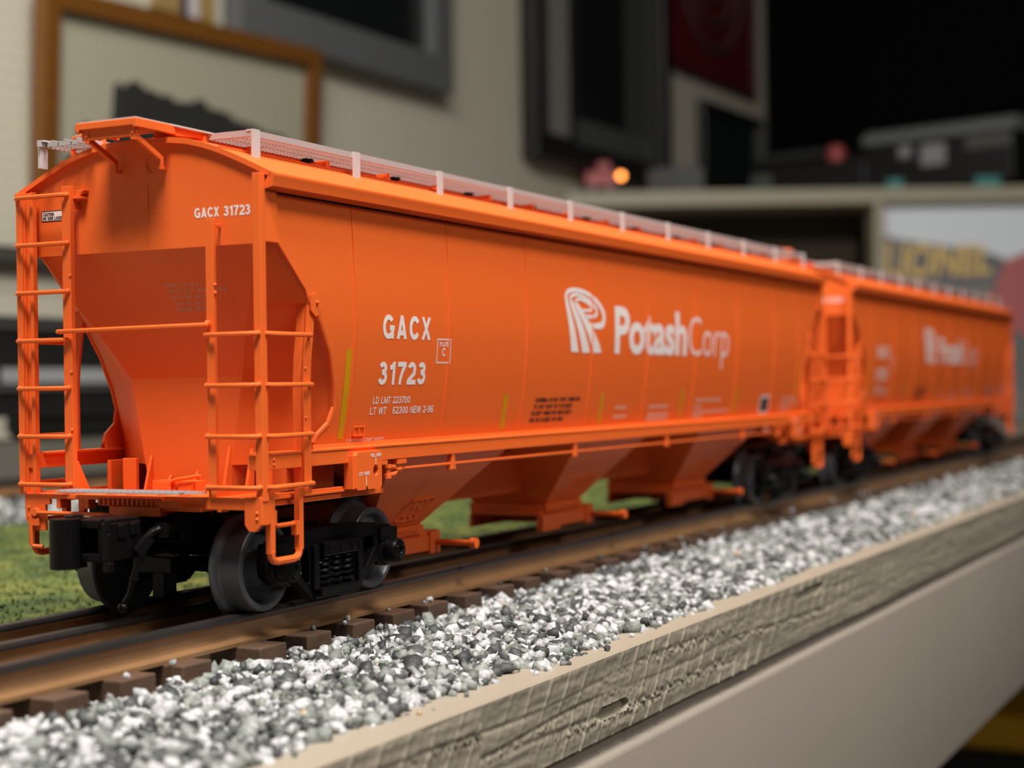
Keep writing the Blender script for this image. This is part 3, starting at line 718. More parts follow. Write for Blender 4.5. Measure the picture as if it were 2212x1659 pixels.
    for (ta, tb, ba, bb) in bays:
        m = MB(); zt, zb, yt, yb_ = 30.5, 11.4, 28.0, 11.6
        T = [(ta,-yt,zt),(tb,-yt,zt),(tb,yt,zt),(ta,yt,zt)]; B = [(ba,-yb_,zb),(bb,-yb_,zb),(bb,yb_,zb),(ba,yb_,zb)]
        m.add(T+B, [(0,1,5,4),(1,2,6,5),(2,3,7,6),(3,0,4,7),(0,3,2,1),(4,5,6,7)])
        bay = obj('hopper_bay', m, ORANGE, root)
        # riveted access cover embossed on the sloping sides
        def on_slope(x, v, off, sg):
            t = (v-zb)/(zt-zb); y = yb_+(yt-yb_)*t; nrm = Vector((0, zt-zb, -(yt-yb_))).normalized()
            return (x, sg*(y+nrm.y*off), v+nrm.z*off)
        cx = (ba+bb)/2+3
        for sg in (-1, 1):
            m = MB(); rim = [on_slope(cx+a, 16.2+b, .2, sg) for a, b in ((-7,-2.2),(-4.5,2.4),(4.5,2.8),(6.5,2.2),(3.6,-2.4),(-4,-2.8))]
            m.tube(rim, .28, 6, closed=True)
            for a, b in ((-3,-1.8),(0,-1.9),(2.5,-1.7),(-2.4,1.7),(0.4,1.9),(3.4,1.6),(-1,.4),(1.6,.3)): m.ball(on_slope(cx+a, 16.2+b, .1, sg), .5, 6)
            obj('access_cover', m, ORANGE, bay, smooth=True)
        m = MB()
        m.box(ba-1.2, bb+1.2, -12.6, 12.6, 9.4, 11.6)
        for k in range(int((bb-ba)/1.4)): m.box(ba+k*1.4, ba+k*1.4+.6, -12.9, -12.4, 9.8, 10.7)
        m.box(ba-3, bb+11, -11.4, 11.4, 8.2, 9.5); m.box(ba-3, bb+9, -11.8, -10.6, 4.6, 8.4); m.box(ba-3, bb+9, 10.6, 11.8, 4.6, 8.4)
        m.box(ba-3, ba+9, -12.3, -10.2, 3.8, 8.6); m.box(bb+5, bb+10, -12.3, -10.2, 3.8, 9.4); m.box(ba+9, bb+10, -11.6, 11.6, 5.4, 6.4)
        obj('outlet_gate', m, ORANGE, bay, bev=.12)
        m = MB(); m.lathe([(1.3,-9.0),(1.3,-7.4),(.8,-7.2),(.8,9.0),(1.2,9.2),(1.2,11.5)], 'y', (bb+8, -15.0, 6.6), 12)
        obj('gate_shaft', m, ORANGE, bay, smooth=True, sharp=40)

    # ---- trucks
    def truck(cx):
        tr = empty('truck'); tr.parent = root
        for ax in (-20.8, 20.8):
            for sg in (-1, 1):
                m = MB(); c = (cx+ax, 0, 9.6)
                pf = [(1.2,14.6),(8.6,14.6),(10.6,14.7),(11.1,15.0),(11.15,15.5),(10.8,15.9),(9.75,16.2),(9.42,16.6),(9.3,17.2),(9.15,20.9),(8.9,21.1),(7.9,21.1),(7.5,20.6),(7.0,19.2),(4.2,18.4),(3.6,19.2),(3.2,21.0),(1.2,21.2)]
                m.lathe([(r, sg*w) for r, w in pf], 'y', c, 48); obj('wheel', m, WHEELM, tr, smooth=True, sharp=28)
            m = MB(); m.lathe([(1.4,-23),(1.4,-14),(1.9,-13),(1.6,-4),(1.6,4),(1.9,13),(1.4,14),(1.4,23)], 'y', (cx+ax,0,9.6), 14); obj('axle', m, BLACKPL, tr, smooth=True)
        for sg in (-1, 1):
            out = [(-25.6,11.5),(-24.8,13.6),(-22.6,15.0),(-18,15.6),(-9,16.4),(0,16.8),(9,16.4),(18,15.6),(22.6,15.0),(24.8,13.6),(25.6,11.5),(25.0,8.0),(22.8,6.0),(18.6,6.0),(16.4,7.2),(9.6,1.9),(7.5,1.5),(-7.5,1.5),(-9.6,1.9),(-16.4,7.2),(-18.6,6.0),(-22.8,6.0),(-25.0,8.0)]
            h1 = [(-15.6,12.8),(-11.6,12.9),(-10.0,11.6),(-9.9,5.2),(-11.2,5.0),(-16.2,10.4)]; h2 = [(-x, z) for x, z in reversed(h1)]
            ho = [(-7.2,11.6),(7.2,11.6),(7.2,4.2),(-7.2,4.2)]
            m = MB(); tf = lambda l: [(cx+a, b) for a, b in l]
            m.plate(tf(out), [tf(h1), tf(h2), tf(ho)], 'y', sg*22.0, sg*24.6)
            for a in (-8.6, 8.6): m.box(cx+a-1.0, cx+a+1.0, *sorted((sg*22, sg*25.6)), 3.6, 13.0)
            m.box(cx-7.6, cx+7.6, *sorted((sg*22, sg*26.0)), 2.2, 3.8); m.box(cx-8.6, cx+8.6, *sorted((sg*22, sg*25.2)), 1.5, 2.3); m.box(cx-6.6, cx+6.6, *sorted((sg*21, sg*26.2)), 10.4, 13.4)
            for a in (-4.4, 0, 4.4): m.box(cx+a-.5, cx+a+.5, *sorted((sg*26, sg*26.5)), 11.0, 12.8)
            fr_ = obj('side_frame', m, BLACKPL, tr, bev=.35)
            for j, a in enumerate((-4.4, 0, 4.4)):
                m = MB(); hx = []
                for k in range(49):
                    t = k/48*5*2*PI; hx.append((cx+a+1.75*math.cos(t), sg*23.6+1.75*math.sin(t), 3.9+6.4*k/48))
                m.tube(hx, .42, 6); obj('coil_spring', m, BLACKPL, fr_, smooth=True)
            for ax in (-20.8, 20.8):
                m = MB(); c = (cx+ax, 0, 9.2)
                m.lathe([(r, sg*w) for r, w in ((3.6,22.5),(3.6,24.6),(3.2,25.2),(2.75,25.3),(2.75,27.8),(2.5,28.2),(1.0,28.3),(.9,28.0))], 'y', c, 20)
                for k in range(3):
                    a = k*2*PI/3+.5; m.ball((c[0]+1.7*math.cos(a), sg*28.3, c[2]+1.7*math.sin(a)), .42, 6)
                m.box(c[0]-3.6, c[0]+3.6, *sorted((sg*21.8, sg*25.4)), 11.6, 14.4)
                obj('bearing_cap', m, BLACKPL, fr_, smooth=True, sharp=35)
            m = MB(); q = (lambda u, v: (u, sg*24.72, v)); text_fit(m, 'C', cx-18.0, cx-16.9, 10.9, 12.0, q); text_fit(m, 'B', cx-14.4, cx-13.3, 7.3, 8.4, q)
            obj('frame_lettering', m, WHITEP, fr_, recalc=False)
        m = MB(); m.box(cx-6.4, cx+6.4, -22.5, 22.5, 9.6, 14.6); m.box(cx-8, cx+8, -9, 9, 13, 17.2)
        m.box(cx-31, cx-27, -5, 5, 8.5, 12); m.box(cx-30, cx+26, -2.6, 2.6, 14.0, 15.4); m.box(cx-29, cx-25, -1.6, 1.6, 3.2, 12)
        obj('truck_bolster', m, BLACKPL, tr, bev=.3)
        return tr
    truck(35.5); truck(352.5)
    m = MB(); m.box(4, 62, -16, 16, 20.5, 22.6); m.box(.5, 14, -11, 6, 15.5, 21)
    dp = obj('underframe_plate', m, BLACKPL, root, bev=.3); turn(dp)

    # ---- coupler
    cpl = empty('coupler'); cpl.parent = root
    m = MB()
    m.prism([(-17.0,-7.3),(-17.0,-5.2),(-15.6,-4.6),(-13.4,-1.5),(-12.6,2.8),(-8,3.6),(-5.2,3.0),(8,2.6),(8,-2.6),(-5,-3.2),(-7.6,-7.4)], 'z', 13.2, 20.6)
    m.prism([(-16.6,-4.8),(-17.2,-.5),(-13.0,3.4),(-9,3.4),(-12,-2)], 'z', 19.4, 21.2); m.prism([(-16.4,-4.8),(-17.0,-.5),(-13.0,3.4),(-9,3.4),(-12,-2)], 'z', 13.0, 14.6)
    m.box(-17.5, -16.4, -7.6, -6.4, 18.8, 21.4); m.box(-17.7, -15.9, -7.8, -6.2, 11.2, 13.2); m.box(-14.6, -12.0, -7.9, -7.0, 17.5, 20.3); m.box(-11.0, -8.8, -7.9, -7.0, 17.8, 20.3)
    m.box(-17.5, -16.6, -7.6, -6.8, 13, 18.8); m.box(-14.5, -7, -6.6, 2.4, 20.5, 21.3); m.box(-5, 26, -4.2, 4.2, 14.2, 18.0)
    obj('coupler_head', m, BLACKPL, cpl, bev=.35)
    m = MB()
    kn = [(-18.4+3.0*math.cos(a), 2.3+3.0*math.sin(a)) for a in np.linspace(PI*.35, PI*1.8, 14)]
    m.prism(kn+[(-14.6,.2),(-12.6,4.6)], 'z', 11.8, 21.4)
    m.lathe([(1.9,0),(1.9,.5),(1.4,.8)], 'z', (-14.6, 3.4, 21.2), 16)
    obj('knuckle', m, BLACKPL, cpl, smooth=True, sharp=30)
    m = MB(); m.tube([(-6.5,-11.6,18.9),(-7.5,-10.4,18.4),(-9.0,-9.3,16.8),(-10,-8.2,14.8)], .85, 8); m.tube([(-8.4,-10.8,17.0),(-9.6,-9.0,14.2),(-10,-8.0,11.0),(-10.4,-6.6,6.0),(-10.6,-5.6,4.6)], [.7,.75,.7,.62,.6], 10)
    m.tube([(-9.5,-9.1,14.5),(-9.6,-9.0,14.0)], 1.0, 10); m.tube([(-10.1,-7.7,9.6),(-10.15,-7.6,9.2)], .95, 10)
    m.ball((-10.7,-5.2,3.6), 1.05, 10); m.box(-7.2, -5.4, -12.4, -10.8, 17.2, 19.8); m.box(-7, 0, -11.8, -10.2, 18.2, 19.6); m.box(-1.5, 0.5, -11.4, -2, 17.5, 19.6)
    obj('air_hose', m, BLACKPL, cpl, smooth=True, sharp=45)
    turn(cpl)
    return root

car = make_car('covered_hopper_car')
tag(car, 'orange covered hopper car, large and sharp at the front, numbered 31723', 'model train car', 'orange covered hopper cars on the near track')
car2 = copy_tree(car); car2.location = ((L+43.98)*S, 0.6*S, 0)
tag(car2, 'second orange covered hopper car, blurred, coupled behind the front one', 'model train car', 'orange covered hopper cars on the near track')
# ================================================================== SETTING
TABLE_TOP = -12.0
# floor and walls of the room
m = MB(); m.box(-2500, 4200, -2600, 2600, -960, -950); tag(obj('floor', m, mat('dark_floor_paint', (.012,.012,.013), .6)), kind='structure')
WA = math.radians(3.2); WROT = -WA; WP = (820, 800, 0)
wall = empty('wall_left_frame', WP, WROT)            # only used for its matrix
bpy.context.view_layer.update(); WM = wall.matrix_world.copy(); bpy.data.objects.remove(wall)
def onwall(o, off=0.0, lean=0.0):
    """hang an object built in wall coordinates (u along the wall, y depth, z up)"""
    o.matrix_world = WM @ Matrix.Translation((0, -off*S, 0)) @ o.matrix_basis; return o
m = MB(); m.box(-2600, 1767, 0, 40, -950, 1500); onwall(tag(obj('wall_left', m, PEG), kind='structure'))
m = MB(); m.box(-2600, 1000, -16, 0, 158, 172); onwall(tag(obj('dark_strip_1', m, flat('dark_strip_grey', (.05,.048,.04), .6)), kind='structure'))  # plain dark strip along the wall, standing in for an unidentified dark band
m = MB(); m.box(2590, 2630, -2600, 705, -950, 1500); tag(obj('wall_right', m, NAVY), kind='structure')

# ------------------------------------------------------------------ layout table: deck with rough plywood edge, fascia board
table = empty('layout_table', (0, 0, 0))
tag(table, 'long beige layout table with rough saw-cut edge carrying both tracks', 'table')
rng = np.random.default_rng(7)
EY = -78.3
m = MB()
m.box(-420, 2570, EY+1.2, 690, -29.0, TABLE_TOP-.02)
obj('table_deck', m, BEIGE, table)
def ply_edge(x0, x1, step, zstep):
    xs = np.arange(x0, x1+step*.5, step); zs = np.arange(TABLE_TOP, -29.6, -zstep)
    X, Z = np.meshgrid(xs, zs)
    D = np.zeros_like(X); depth = TABLE_TOP-Z
    def noise(fx, fz, seed):
        r = np.random.default_rng(seed); G = r.random((257, 257))
        a = (X*fx) % 256; b = (Z*fz) % 256; i = a.astype(int); j = b.astype(int); fa = a-i; fb = b-j
        fa = fa*fa*(3-2*fa); fb = fb*fb*(3-2*fb)
        return (G[j,i]*(1-fa)+G[j,i+1]*fa)*(1-fb)+(G[j+1,i]*(1-fa)+G[j+1,i+1]*fa)*fb-.5
    D += .42*noise(.03,.20,1)+.22*noise(.12,.8,2)+.14*noise(.5,1.5,3)
    # diagonal saw marks
    ph = (X-.85*Z+2.2*noise(.05,.1,4)+5*noise(.012,.02,6))/9.2; fr = ph-np.floor(ph); amp = .25+.8*np.clip(noise(.02,.15,5)+.35,0,1)
    D += amp*np.exp(-((fr-.5)/.05)**2)*.60*np.clip(.6+1.6*noise(.07,.22,15),.1,1.2)+amp*.16*(fr-.5)
    D += .05*np.sin(Z*2.6+X*.05+2*noise(.02,.2,8))*np.clip(.4+1.5*noise(.02,.08,9),0,1)
    # crumbly torn plies
    for zc, hw, s in ((-17.0,1.0,11),(-21.4,.75,12),(-25.2,1.25,13)):
        zcx = zc+.9*np.sin(X*.021+s)+.6*np.sin(X*.06+2*s)
        band = np.exp(-((Z-zcx)/hw)**2)*np.clip(.35+2.4*noise(.018,.05,s), 0, 1)
        D += band*(1.2*np.maximum(noise(1.1,1.3,s+20),-.25)+.8*noise(2.2,2.2,s+30)-.2)
        D -= .35*np.exp(-((Z-zcx-hw*.9)/.35)**2)*np.clip(.4+2*noise(.03,.05,s+3),0,1)
    # two knot holes
    for hx0, hx1, hz, hh in ((53,68,-23.6,1.35),(193,219,-15.6,1.5)):
        inside = np.clip((1-np.abs((X-(hx0+hx1)/2)/((hx1-hx0)/2))**4-np.abs((Z-hz-.012*(X-hx0))/hh)**3)*3, 0, 1)
        D = D*(1-inside)-11*inside
    D[0,:] = np.maximum(D[0,:], -.4)*.5; D[1,:] *= .8
    D[-1,:] -= .8
    Y = EY-D*.85
    mm = MB(); rows = [[(X[i,j], Y[i,j], Z[i,j]) for j in range(X.shape[1])] for i in range(X.shape[0])]
    top = [[(X[0,j], EY+1.3, TABLE_TOP-.02) for j in range(X.shape[1])], rows[0]]
    mm.quads(rows); mm.quads(top)
    bot = [rows[-1], [(X[-1,j], EY+3, -29.6) for j in range(X.shape[1])]]; mm.quads(bot)
    return mm
obj('plywood_edge', ply_edge(-60, 330, .34, .36), BEIGE, table, smooth=True, sharp=70)
obj('plywood_edge', ply_edge(330, 760, .7, .5), BEIGE, table, smooth=True, sharp=70)
obj('plywood_edge', ply_edge(760, 2570, 3.0, .9), BEIGE, table, smooth=True, sharp=70)
m = MB(); m.box(-60, 2570, EY+1.6, EY+16, -34, -29.3); obj('spacer_strip', m, BEIGE_S, table)
m = MB()
pr = [(EY+14,-32.4),(EY+.4,-32.3),(EY-.5,-32.7),(EY-1.0,-33.9),(EY-1.0,-101.6),(EY+.4,-102.6),(EY+14,-102.6)]
m.prism(pr, 'x', -420, 2570); obj('fascia_board', m, BEIGE_S, table, smooth=True, sharp=50)
for x, y in ((-300,-20), (2100,-20), (-300,620), (900,620), (2100,620)):
        m = MB(); m.box(x, x+60, y, y+60, -950, -29); obj('table_leg', m, BEIGE_S, table)
# ------------------------------------------------------------------ near track
RAILPROF = [(-1.5,-.3),(-1.3,.25),(-.8,.42),(.8,.42),(1.3,.25),(1.5,-.3),(1.45,-.95),(.55,-1.5),(.5,-3.6),(.9,-4.2),(3.1,-4.75),(3.15,-5.5),(-3.15,-5.5),(-3.1,-4.75),(-.9,-4.2),(-.5,-3.6),(-.55,-1.5),(-1.45,-.95)]
def rail(mb, y, x0, x1, z=0.0):
    n = len(RAILPROF); vs = [(x, y+a, z+b) for x in (x0, x1) for a, b in RAILPROF]
    for i in range(n):
        mb.mi = 1 if (i <= 5 or i in (16,17)) and i not in (16,) else 0
        mb.add([vs[i], vs[(i+1)%n], vs[(i+1)%n+n], vs[i+n]], [(0,1,2,3)])
    mb.mi = 0; mb.add(vs[:n], [tuple(range(n))]); mb.add(vs[n:], [tuple(range(n))])
TIEX = [-84,-66,-48.2,-29.6,-13.2,9.8,26.8,45,62.3,78.6,96]
while TIEX[-1] < 1480: TIEX.append(TIEX[-1]+17.4)
def track(name, y, z, xs, x0, x1, label, tie_half=25.6):
    tr = empty(name, (0, 0, 0)); tag(tr, label, 'model railway track', 'three-rail tracks')
    for yy in (-17.4, 0, 17.4):
        mb = MB(); rail(mb, y+yy, x0, x1, z); obj('rail', mb, [RAILM, RAILTOP], tr)
    r = random.Random(3)
    for x in xs:
        mb = MB(); h = r.uniform(-1, .6); w = r.uniform(4.3, 4.9)
        mb.box(x-w, x+w, y-tie_half-h, y+tie_half+h, z-9.6, z-5.55); obj('tie', mb, TIE, tr, bev=.3)
    return tr
track('railway_track', 0, 0, TIEX[:97], -420, 2560, 'near three-rail track with dark brown ties under the orange hopper cars')
track('railway_track', 440, -2.5, [330+20*k for k in range(60)], -420, 1700, 'second three-rail track across the grass, far side of the grass strip')

# ------------------------------------------------------------------ ballast: angular stones
ICO_V, ICO_F = [], []
_b = bmesh.new(); bmesh.ops.create_icosphere(_b, subdivisions=1, radius=1); ICO_V = np.array([v.co[:] for v in _b.verts]); ICO_F = np.array([[v.index for v in f.verts] for f in _b.faces]); _b.free()
def stone_shape(n, r, rg):
    """n random angular stones of mean radius r (array)"""
    k = len(ICO_V)
    d = rg.uniform(.72, 1.22, (n, k)); V = ICO_V[None]*d[..., None]
    nr = rg.normal(size=(n, 3, 3)); nr /= np.linalg.norm(nr, axis=2, keepdims=True)      # chop with three planes
    for q in range(3):
        h = np.einsum('nkc,nc->nk', V, nr[:, q]); lim = rg.uniform(.35, .75, (n, 1)); V -= np.maximum(h-lim, 0)[..., None]*nr[:, q][:, None, :]
    V *= rg.uniform(.65, 1.35, (n, 1, 3))
    A = rg.normal(size=(n, 3, 3)); Q, _ = np.linalg.qr(A); V = np.einsum('nkc,ncd->nkd', V, Q)
    return V*r[:, None, None]
def stone_mesh(name, P, r, rg, parent=None, cols=None):
    n = len(P); V = stone_shape(n, r, rg)+P[:, None, :]; k = V.shape[1]
    F = (ICO_F[None]+(np.arange(n)*k)[:, None, None]).reshape(-1, 3)
    me = bpy.data.meshes.new(name); me.vertices.add(n*k); me.vertices.foreach_set('co', (V*S).astype(np.float32).ravel())
    me.loops.add(F.size); me.loops.foreach_set('vertex_index', F.ravel().astype(np.int32)); me.polygons.add(len(F))
    me.polygons.foreach_set('loop_start', (np.arange(len(F))*3).astype(np.int32)); me.update(calc_edges=True)
    if cols is None:
        t = rg.random(n); g = rg.uniform(-1, 1, (n, 1))
        c = np.where(t[:, None] < .34, np.array([[.46,.46,.475]])+.09*g, np.where(t[:, None] < .70, np.array([[.20,.215,.20]])+.08*g, np.array([[.045,.048,.050]])+.022*g))
        odd = rg.random(n) < .002; c[odd] = (.45,.30,.14)
    else: c = cols
    a = me.attributes.new('stone', 'FLOAT_COLOR', 'POINT'); a.data.foreach_set('color', np.repeat(np.c_[c, np.ones(n)], k, axis=0).astype(np.float32).ravel())
    me.materials.append(STONE); me.validate()
    o = bpy.data.objects.new(name, me); COL.objects.link(o)
    if parent: o.parent = parent
    return o
tie_arr = np.array(TIEX)
def ballast_z(y):
    return np.interp(y, [-79,-73,-68,-50,-34,-27,27,34,50,56], [-12.9,-12.0,-11.1,-9.8,-9.1,-8.3,-8.6,-9,-11.5,-12.5])
rg = np.random.default_rng(21)
def scatter(x0, x1, y0, y1, area, rg):
    n = int((x1-x0)*(y1-y0)/area); return rg.uniform(x0, x1, n), rg.uniform(y0, y1, n)
PX, PY, PR, PZ = [], [], [], []
for (xa, xb, dens) in ((-110, 330, 1.5), (330, 800, 3.4), (800, 1600, 9.0)):
    for (ya, yb, dd) in ((-78.5, -19, 1.0), (-19, 54, 2.6)):
        x, y = scatter(xa, xb, ya, yb, dens*dd, rg)
        r = np.clip(rg.lognormal(.06, .38, len(x)), .45, 2.4)*(1.0 if dens < 3 else 1.3 if dens < 8 else 2.0)
        z = ballast_z(y)+rg.uniform(-1.5, .35, len(x))
        # ragged front edge
        edge = np.interp(x, [-110,-60,-32,-4,30,52,104,229,430,1600], [-72,-70,-67.5,-69,-69.8,-72.4,-71,-70,-69.5,-69])+.7*np.sin(x*.083+1)+.9*np.sin(x*.21+2)
        keep = (y > edge+rg.normal(0, .8, len(x)))
        near = np.abs(x[:, None]-tie_arr[None]).min(1) < 4.9+r*.75
        ontie = near & (np.abs(y) < 26.6+r*.6)
        keep &= ~ontie
        keep &= ~((np.abs(np.abs(y)-17.4) < 3.6+r) | (np.abs(y) < 3.6+r))
        PX.append(x[keep]); PY.append(y[keep]); PR.append(r[keep]); PZ.append(z[keep])
# a few small stones lying on the tie ends
for k in range(34):
    t = rg.choice(tie_arr[:40]); PX.append(np.array([t+rg.uniform(-4.5,4.5)])); PY.append(np.array([rg.uniform(-23.4,-21.2)])); rr = rg.uniform(.6,1.2); PR.append(np.array([rr])); PZ.append(np.array([-5.55+rr*.3]))
PX, PY, PR, PZ = map(np.concatenate, (PX, PY, PR, PZ))
o = stone_mesh('gravel_ballast', np.c_[PX, PY, PZ], PR, rg)
tag(o, 'grey, white and black gravel ballast along the near track', 'gravel', kind='stuff')
# loose stones on the bare plywood in front of the ballast
for i in range(16):
    x = float(rg.uniform(-40, 130)); r_ = float(rg.uniform(.35, .95)); y = float(np.interp(x, [-40,-4,30,52,104,130], [-69,-70.5,-71.5,-73.6,-70.4,-69.5])-rg.uniform(.2, 2.6))
    o = stone_mesh('ballast_stone', np.array([[0., 0., 0.]]), np.array([r_]), rg); o.location = (x*S, y*S, (TABLE_TOP+r_*.45)*S)
    tag(o, 'tiny loose ballast stone on the bare beige plywood rim', 'stone', 'loose stones on the plywood rim')
# far ballast strip beside the second track
n = 9000; x = rg.uniform(150, 1500, n); y = rg.uniform(276, 500, n); keep = np.abs(y-440) > 27; keep |= rg.random(n) < .25
x, y = x[keep], y[keep]; r = rg.uniform(1.8, 3.2, len(x))
nr = ~((np.abs(np.abs(y-440)-17.4) < 7) | (np.abs(y-440) < 7)); x, y, r = x[nr], y[nr], r[nr]
o = stone_mesh('gravel_ballast', np.c_[x, y, np.interp(y, [276,300,520], [-12,-10.6,-10.6])], r, rg)
tag(o, 'pale gravel strip beyond the grass beside the second track', 'gravel', kind='stuff')

# ------------------------------------------------------------------ grass: bumpy flocked turf
gx = np.arange(-40, 1300, 2.0); gy = np.arange(42, 284, 2.0); GX, GY = np.meshgrid(gx, gy)
def vnoise(X, Y, f, seed):
    r = np.random.default_rng(seed); G = r.random((513, 513)); a = (X*f) % 511; b = (Y*f) % 511; i = a.astype(int); j = b.astype(int); fa, fb = a-i, b-j
    return (G[j,i]*(1-fa)+G[j,i+1]*fa)*(1-fb)+(G[j+1,i]*(1-fa)+G[j+1,i+1]*fa)*fb
GZ = TABLE_TOP+.3+2.2*vnoise(GX,GY,.05,1)+1.6*vnoise(GX,GY,.14,2)+1.3*vnoise(GX,GY,.41,3)
GZ[0,:] = TABLE_TOP-.2; GZ[-1,:] = TABLE_TOP-.2
m = MB(); nx, ny = len(gx), len(gy)
me = bpy.data.meshes.new('grass'); V = np.c_[GX.ravel(), GY.ravel(), GZ.ravel()]*S
idx = np.arange(nx*ny).reshape(ny, nx); F = np.stack([idx[:-1,:-1], idx[:-1,1:], idx[1:,1:], idx[1:,:-1]], -1).reshape(-1, 4)
# tufts: short blades as small upright triangles
nb = 42000; bx = rg.uniform(-30, 620, nb); by = rg.uniform(44, 280, nb)
bz = TABLE_TOP+.3+2.2*vnoise(bx,by,.05,1)+1.6*vnoise(bx,by,.14,2)+1.3*vnoise(bx,by,.41,3)
an = rg.uniform(0, 2*PI, nb); w = rg.uniform(.3, .7, nb); h = rg.uniform(.3, 1.3, nb); tx = rg.normal(0, .6, (nb, 2))
T = np.stack([np.c_[bx-np.cos(an)*w, by-np.sin(an)*w, bz-.3], np.c_[bx+np.cos(an)*w, by+np.sin(an)*w, bz-.3], np.c_[bx+tx[:,0], by+tx[:,1], bz+h]], 1).reshape(-1, 3)*S
me.from_pydata(np.r_[V, T].tolist(), [], F.tolist()+(np.arange(nb*3).reshape(-1, 3)+len(V)).tolist()); me.materials.append(GRASS); me.update()
o = bpy.data.objects.new('grass', me); COL.objects.link(o)
tag(o, 'mottled green turf between the two tracks', 'grass', kind='stuff')

# ------------------------------------------------------------------ raised roadbed with a black diesel behind the second track
m = MB(); m.box(-420, 1650, 560, 688, TABLE_TOP, 12); m.box(-420, 1650, 556, 559.9, TABLE_TOP, 14); tag(obj('raised_roadbed', m, GRIMY), 'low grey raised roadbed behind the second track, under the black locomotive', 'roadbed')
def wheelset(mb, cx, cy, z0, r, half=17.4):
    for sg in (-1, 1):
        mb.lathe([(1, sg*(half-2)), (r+1, sg*(half-2)), (r+1, sg*(half-1)), (r, sg*(half-.6)), (r-.2, sg*(half+3)), (1, sg*(half+3))], 'y', (cx, cy, z0+r), 20)
    mb.lathe([(1.3, -half), (1.3, half)], 'y', (cx, cy, z0+r), 8)
dz = 13.2; dy = 610
die = empty('diesel_locomotive', (0, 0, 0)); tag(die, 'black diesel locomotive with pale side louvres on the raised roadbed', 'model locomotive')
m = MB(); m.prism([(dy-31,dz+24),(dy+31,dz+24),(dy+31,dz+76),(dy+22,dz+86),(dy-22,dz+86),(dy-31,dz+76)], 'x', 420, 950); obj('locomotive_body', m, ENGINE, die, bev=1)
m = MB(); m.box(415, 955, dy-33, dy+33, dz+17, dz+24); obj('running_board', m, ENGINE, die, bev=.6)
m = MB(); m.prism([(420,dz+24),(440,dz+86),(500,dz+86),(500,dz+24)], 'y', dy-32, dy+32); obj('cab', m, ENGINE, die, bev=1)
m = MB()
for k in range(26): m.box(560+k*5.2, 562.6+k*5.2, dy-32.4, dy-30.8, dz+40, dz+50)
obj('side_louvre', m, PALE, die)
m = MB(); m.tube([(430,dy-33,dz+36),(948,dy-33,dz+36)], 1.6, 8); m.tube([(430,dy-33,dz+78),(948,dy-33,dz+78)], 1.2, 8)
obj('handrail', m, flat('dull_handrail', (.05,.052,.05), .5), die, smooth=True)
for x0 in (470, 840):
    m = MB(); m.box(x0-50, x0+50, dy-27, dy+27, dz+5, dz+16); obj('truck_frame', m, BLACKPL, die, bev=1)
    for a in (-34, 0, 34):
        m = MB(); wheelset(m, x0+a, dy, dz, 9.5); obj('wheelset', m, WHEELM, die, smooth=True, sharp=30)
m = MB(); m.lathe([(8,-52),(10,-50),(10,50),(8,52)], 'x', (655, dy, dz+11), 16); obj('fuel_tank', m, ENGGREY, die, smooth=True, sharp=40)

# ------------------------------------------------------------------ pictures on the pegboard wall (u along the wall, z up)
def picture(name, label, u0, u1, z0, z1, fw_, fd, fm, mm, lean=0.0, tilt=0.0, off=4):
    p = empty(name); tag(p, label, 'picture', 'pictures on the pegboard wall')
    uc, zc = (u0+u1)/2, (z0+z1)/2
    a, b, c, d = u0-uc, u1-uc, z0-zc, z1-zc
    m = MB(); m.plate([(a,c),(b,c),(b,d),(a,d)], [[(a+fw_,c+fw_),(a+fw_,d-fw_),(b-fw_,d-fw_),(b-fw_,c+fw_)]], 'y', -fd, 0); obj('picture_frame', m, fm, p, bev=1.2)
    m = MB(); m.box(a+fw_-1, b-fw_+1, -fd*.35, -.5, c+fw_-1, d-fw_+1); obj('backing', m, mm, p)
    p.matrix_world = WM @ Matrix.Translation((uc*S, -(off+abs(math.sin(lean))*(z1-z0)/2+1)*S, zc*S)) @ Matrix.Rotation(lean, 4, 'X') @ Matrix.Rotation(-tilt, 4, 'Y')
    return p, uc, zc, fd
p, uc, zc, fd = picture('picture', 'honey oak framed print of a dark steam locomotive on a cream mat', -4, 392, 214, 404, 19, 16, OAK, MATBOARD, lean=math.radians(4), tilt=math.radians(1.4))
sil = [(18,248),(20,262),(31,265),(33,276),(44,278),(47,300),(56,306),(66,303),(68,298),(84,302),(88,314),(90,344),(98,347),(102,343),(112,350),(124,350),(130,345),(140,345),(150,342),(166,343),(172,338),(196,340),(204,344),(214,344),(220,338),(250,336),(262,330),(290,328),(310,322),(336,322),(352,315),(364,296),(362,262),(350,248)]
m = MB(); m.prism([(u-uc, z-zc-14) for u, z in sil], 'y', -fd*.35-.8, -fd*.35+.5); obj('locomotive_print', m, INK, p)
p, uc, zc, fd = picture('picture', 'large grey framed picture with a black print above the oak frame', 262, 664, 403, 720, 42, 22, FRAMEGRY, flat('black_print', (.006,.007,.008), .35), tilt=math.radians(-.4))
p, uc, zc, fd = picture('picture', 'large black framed portrait print with a pale strip along its edge', 866, 1296, 350, 930, 30, 24, FRAMEBLK, PIC_BLK)
def panel(u0, u1, z0, z1, m_, name):
    mb = MB(); mb.box(u0-uc, u1-uc, -fd*.35-.8, -fd*.35+.5, z0-zc, z1-zc); obj(name, mb, m_, p)
panel(898, 985, 390, 900, flat('grey_print', (.20,.19,.18), .5), 'pale_strip')
panel(1010, 1150, 420, 900, flat('deep_black_print', (.004,.004,.005), .5), 'dark_figure'); panel(1010, 1264, 384, 420, flat('mid_grey_print', (.06,.065,.06), .5), 'grey_foot'); panel(1168, 1262, 420, 640, flat('olive_grey_print', (.045,.048,.040), .5), 'grey_side')
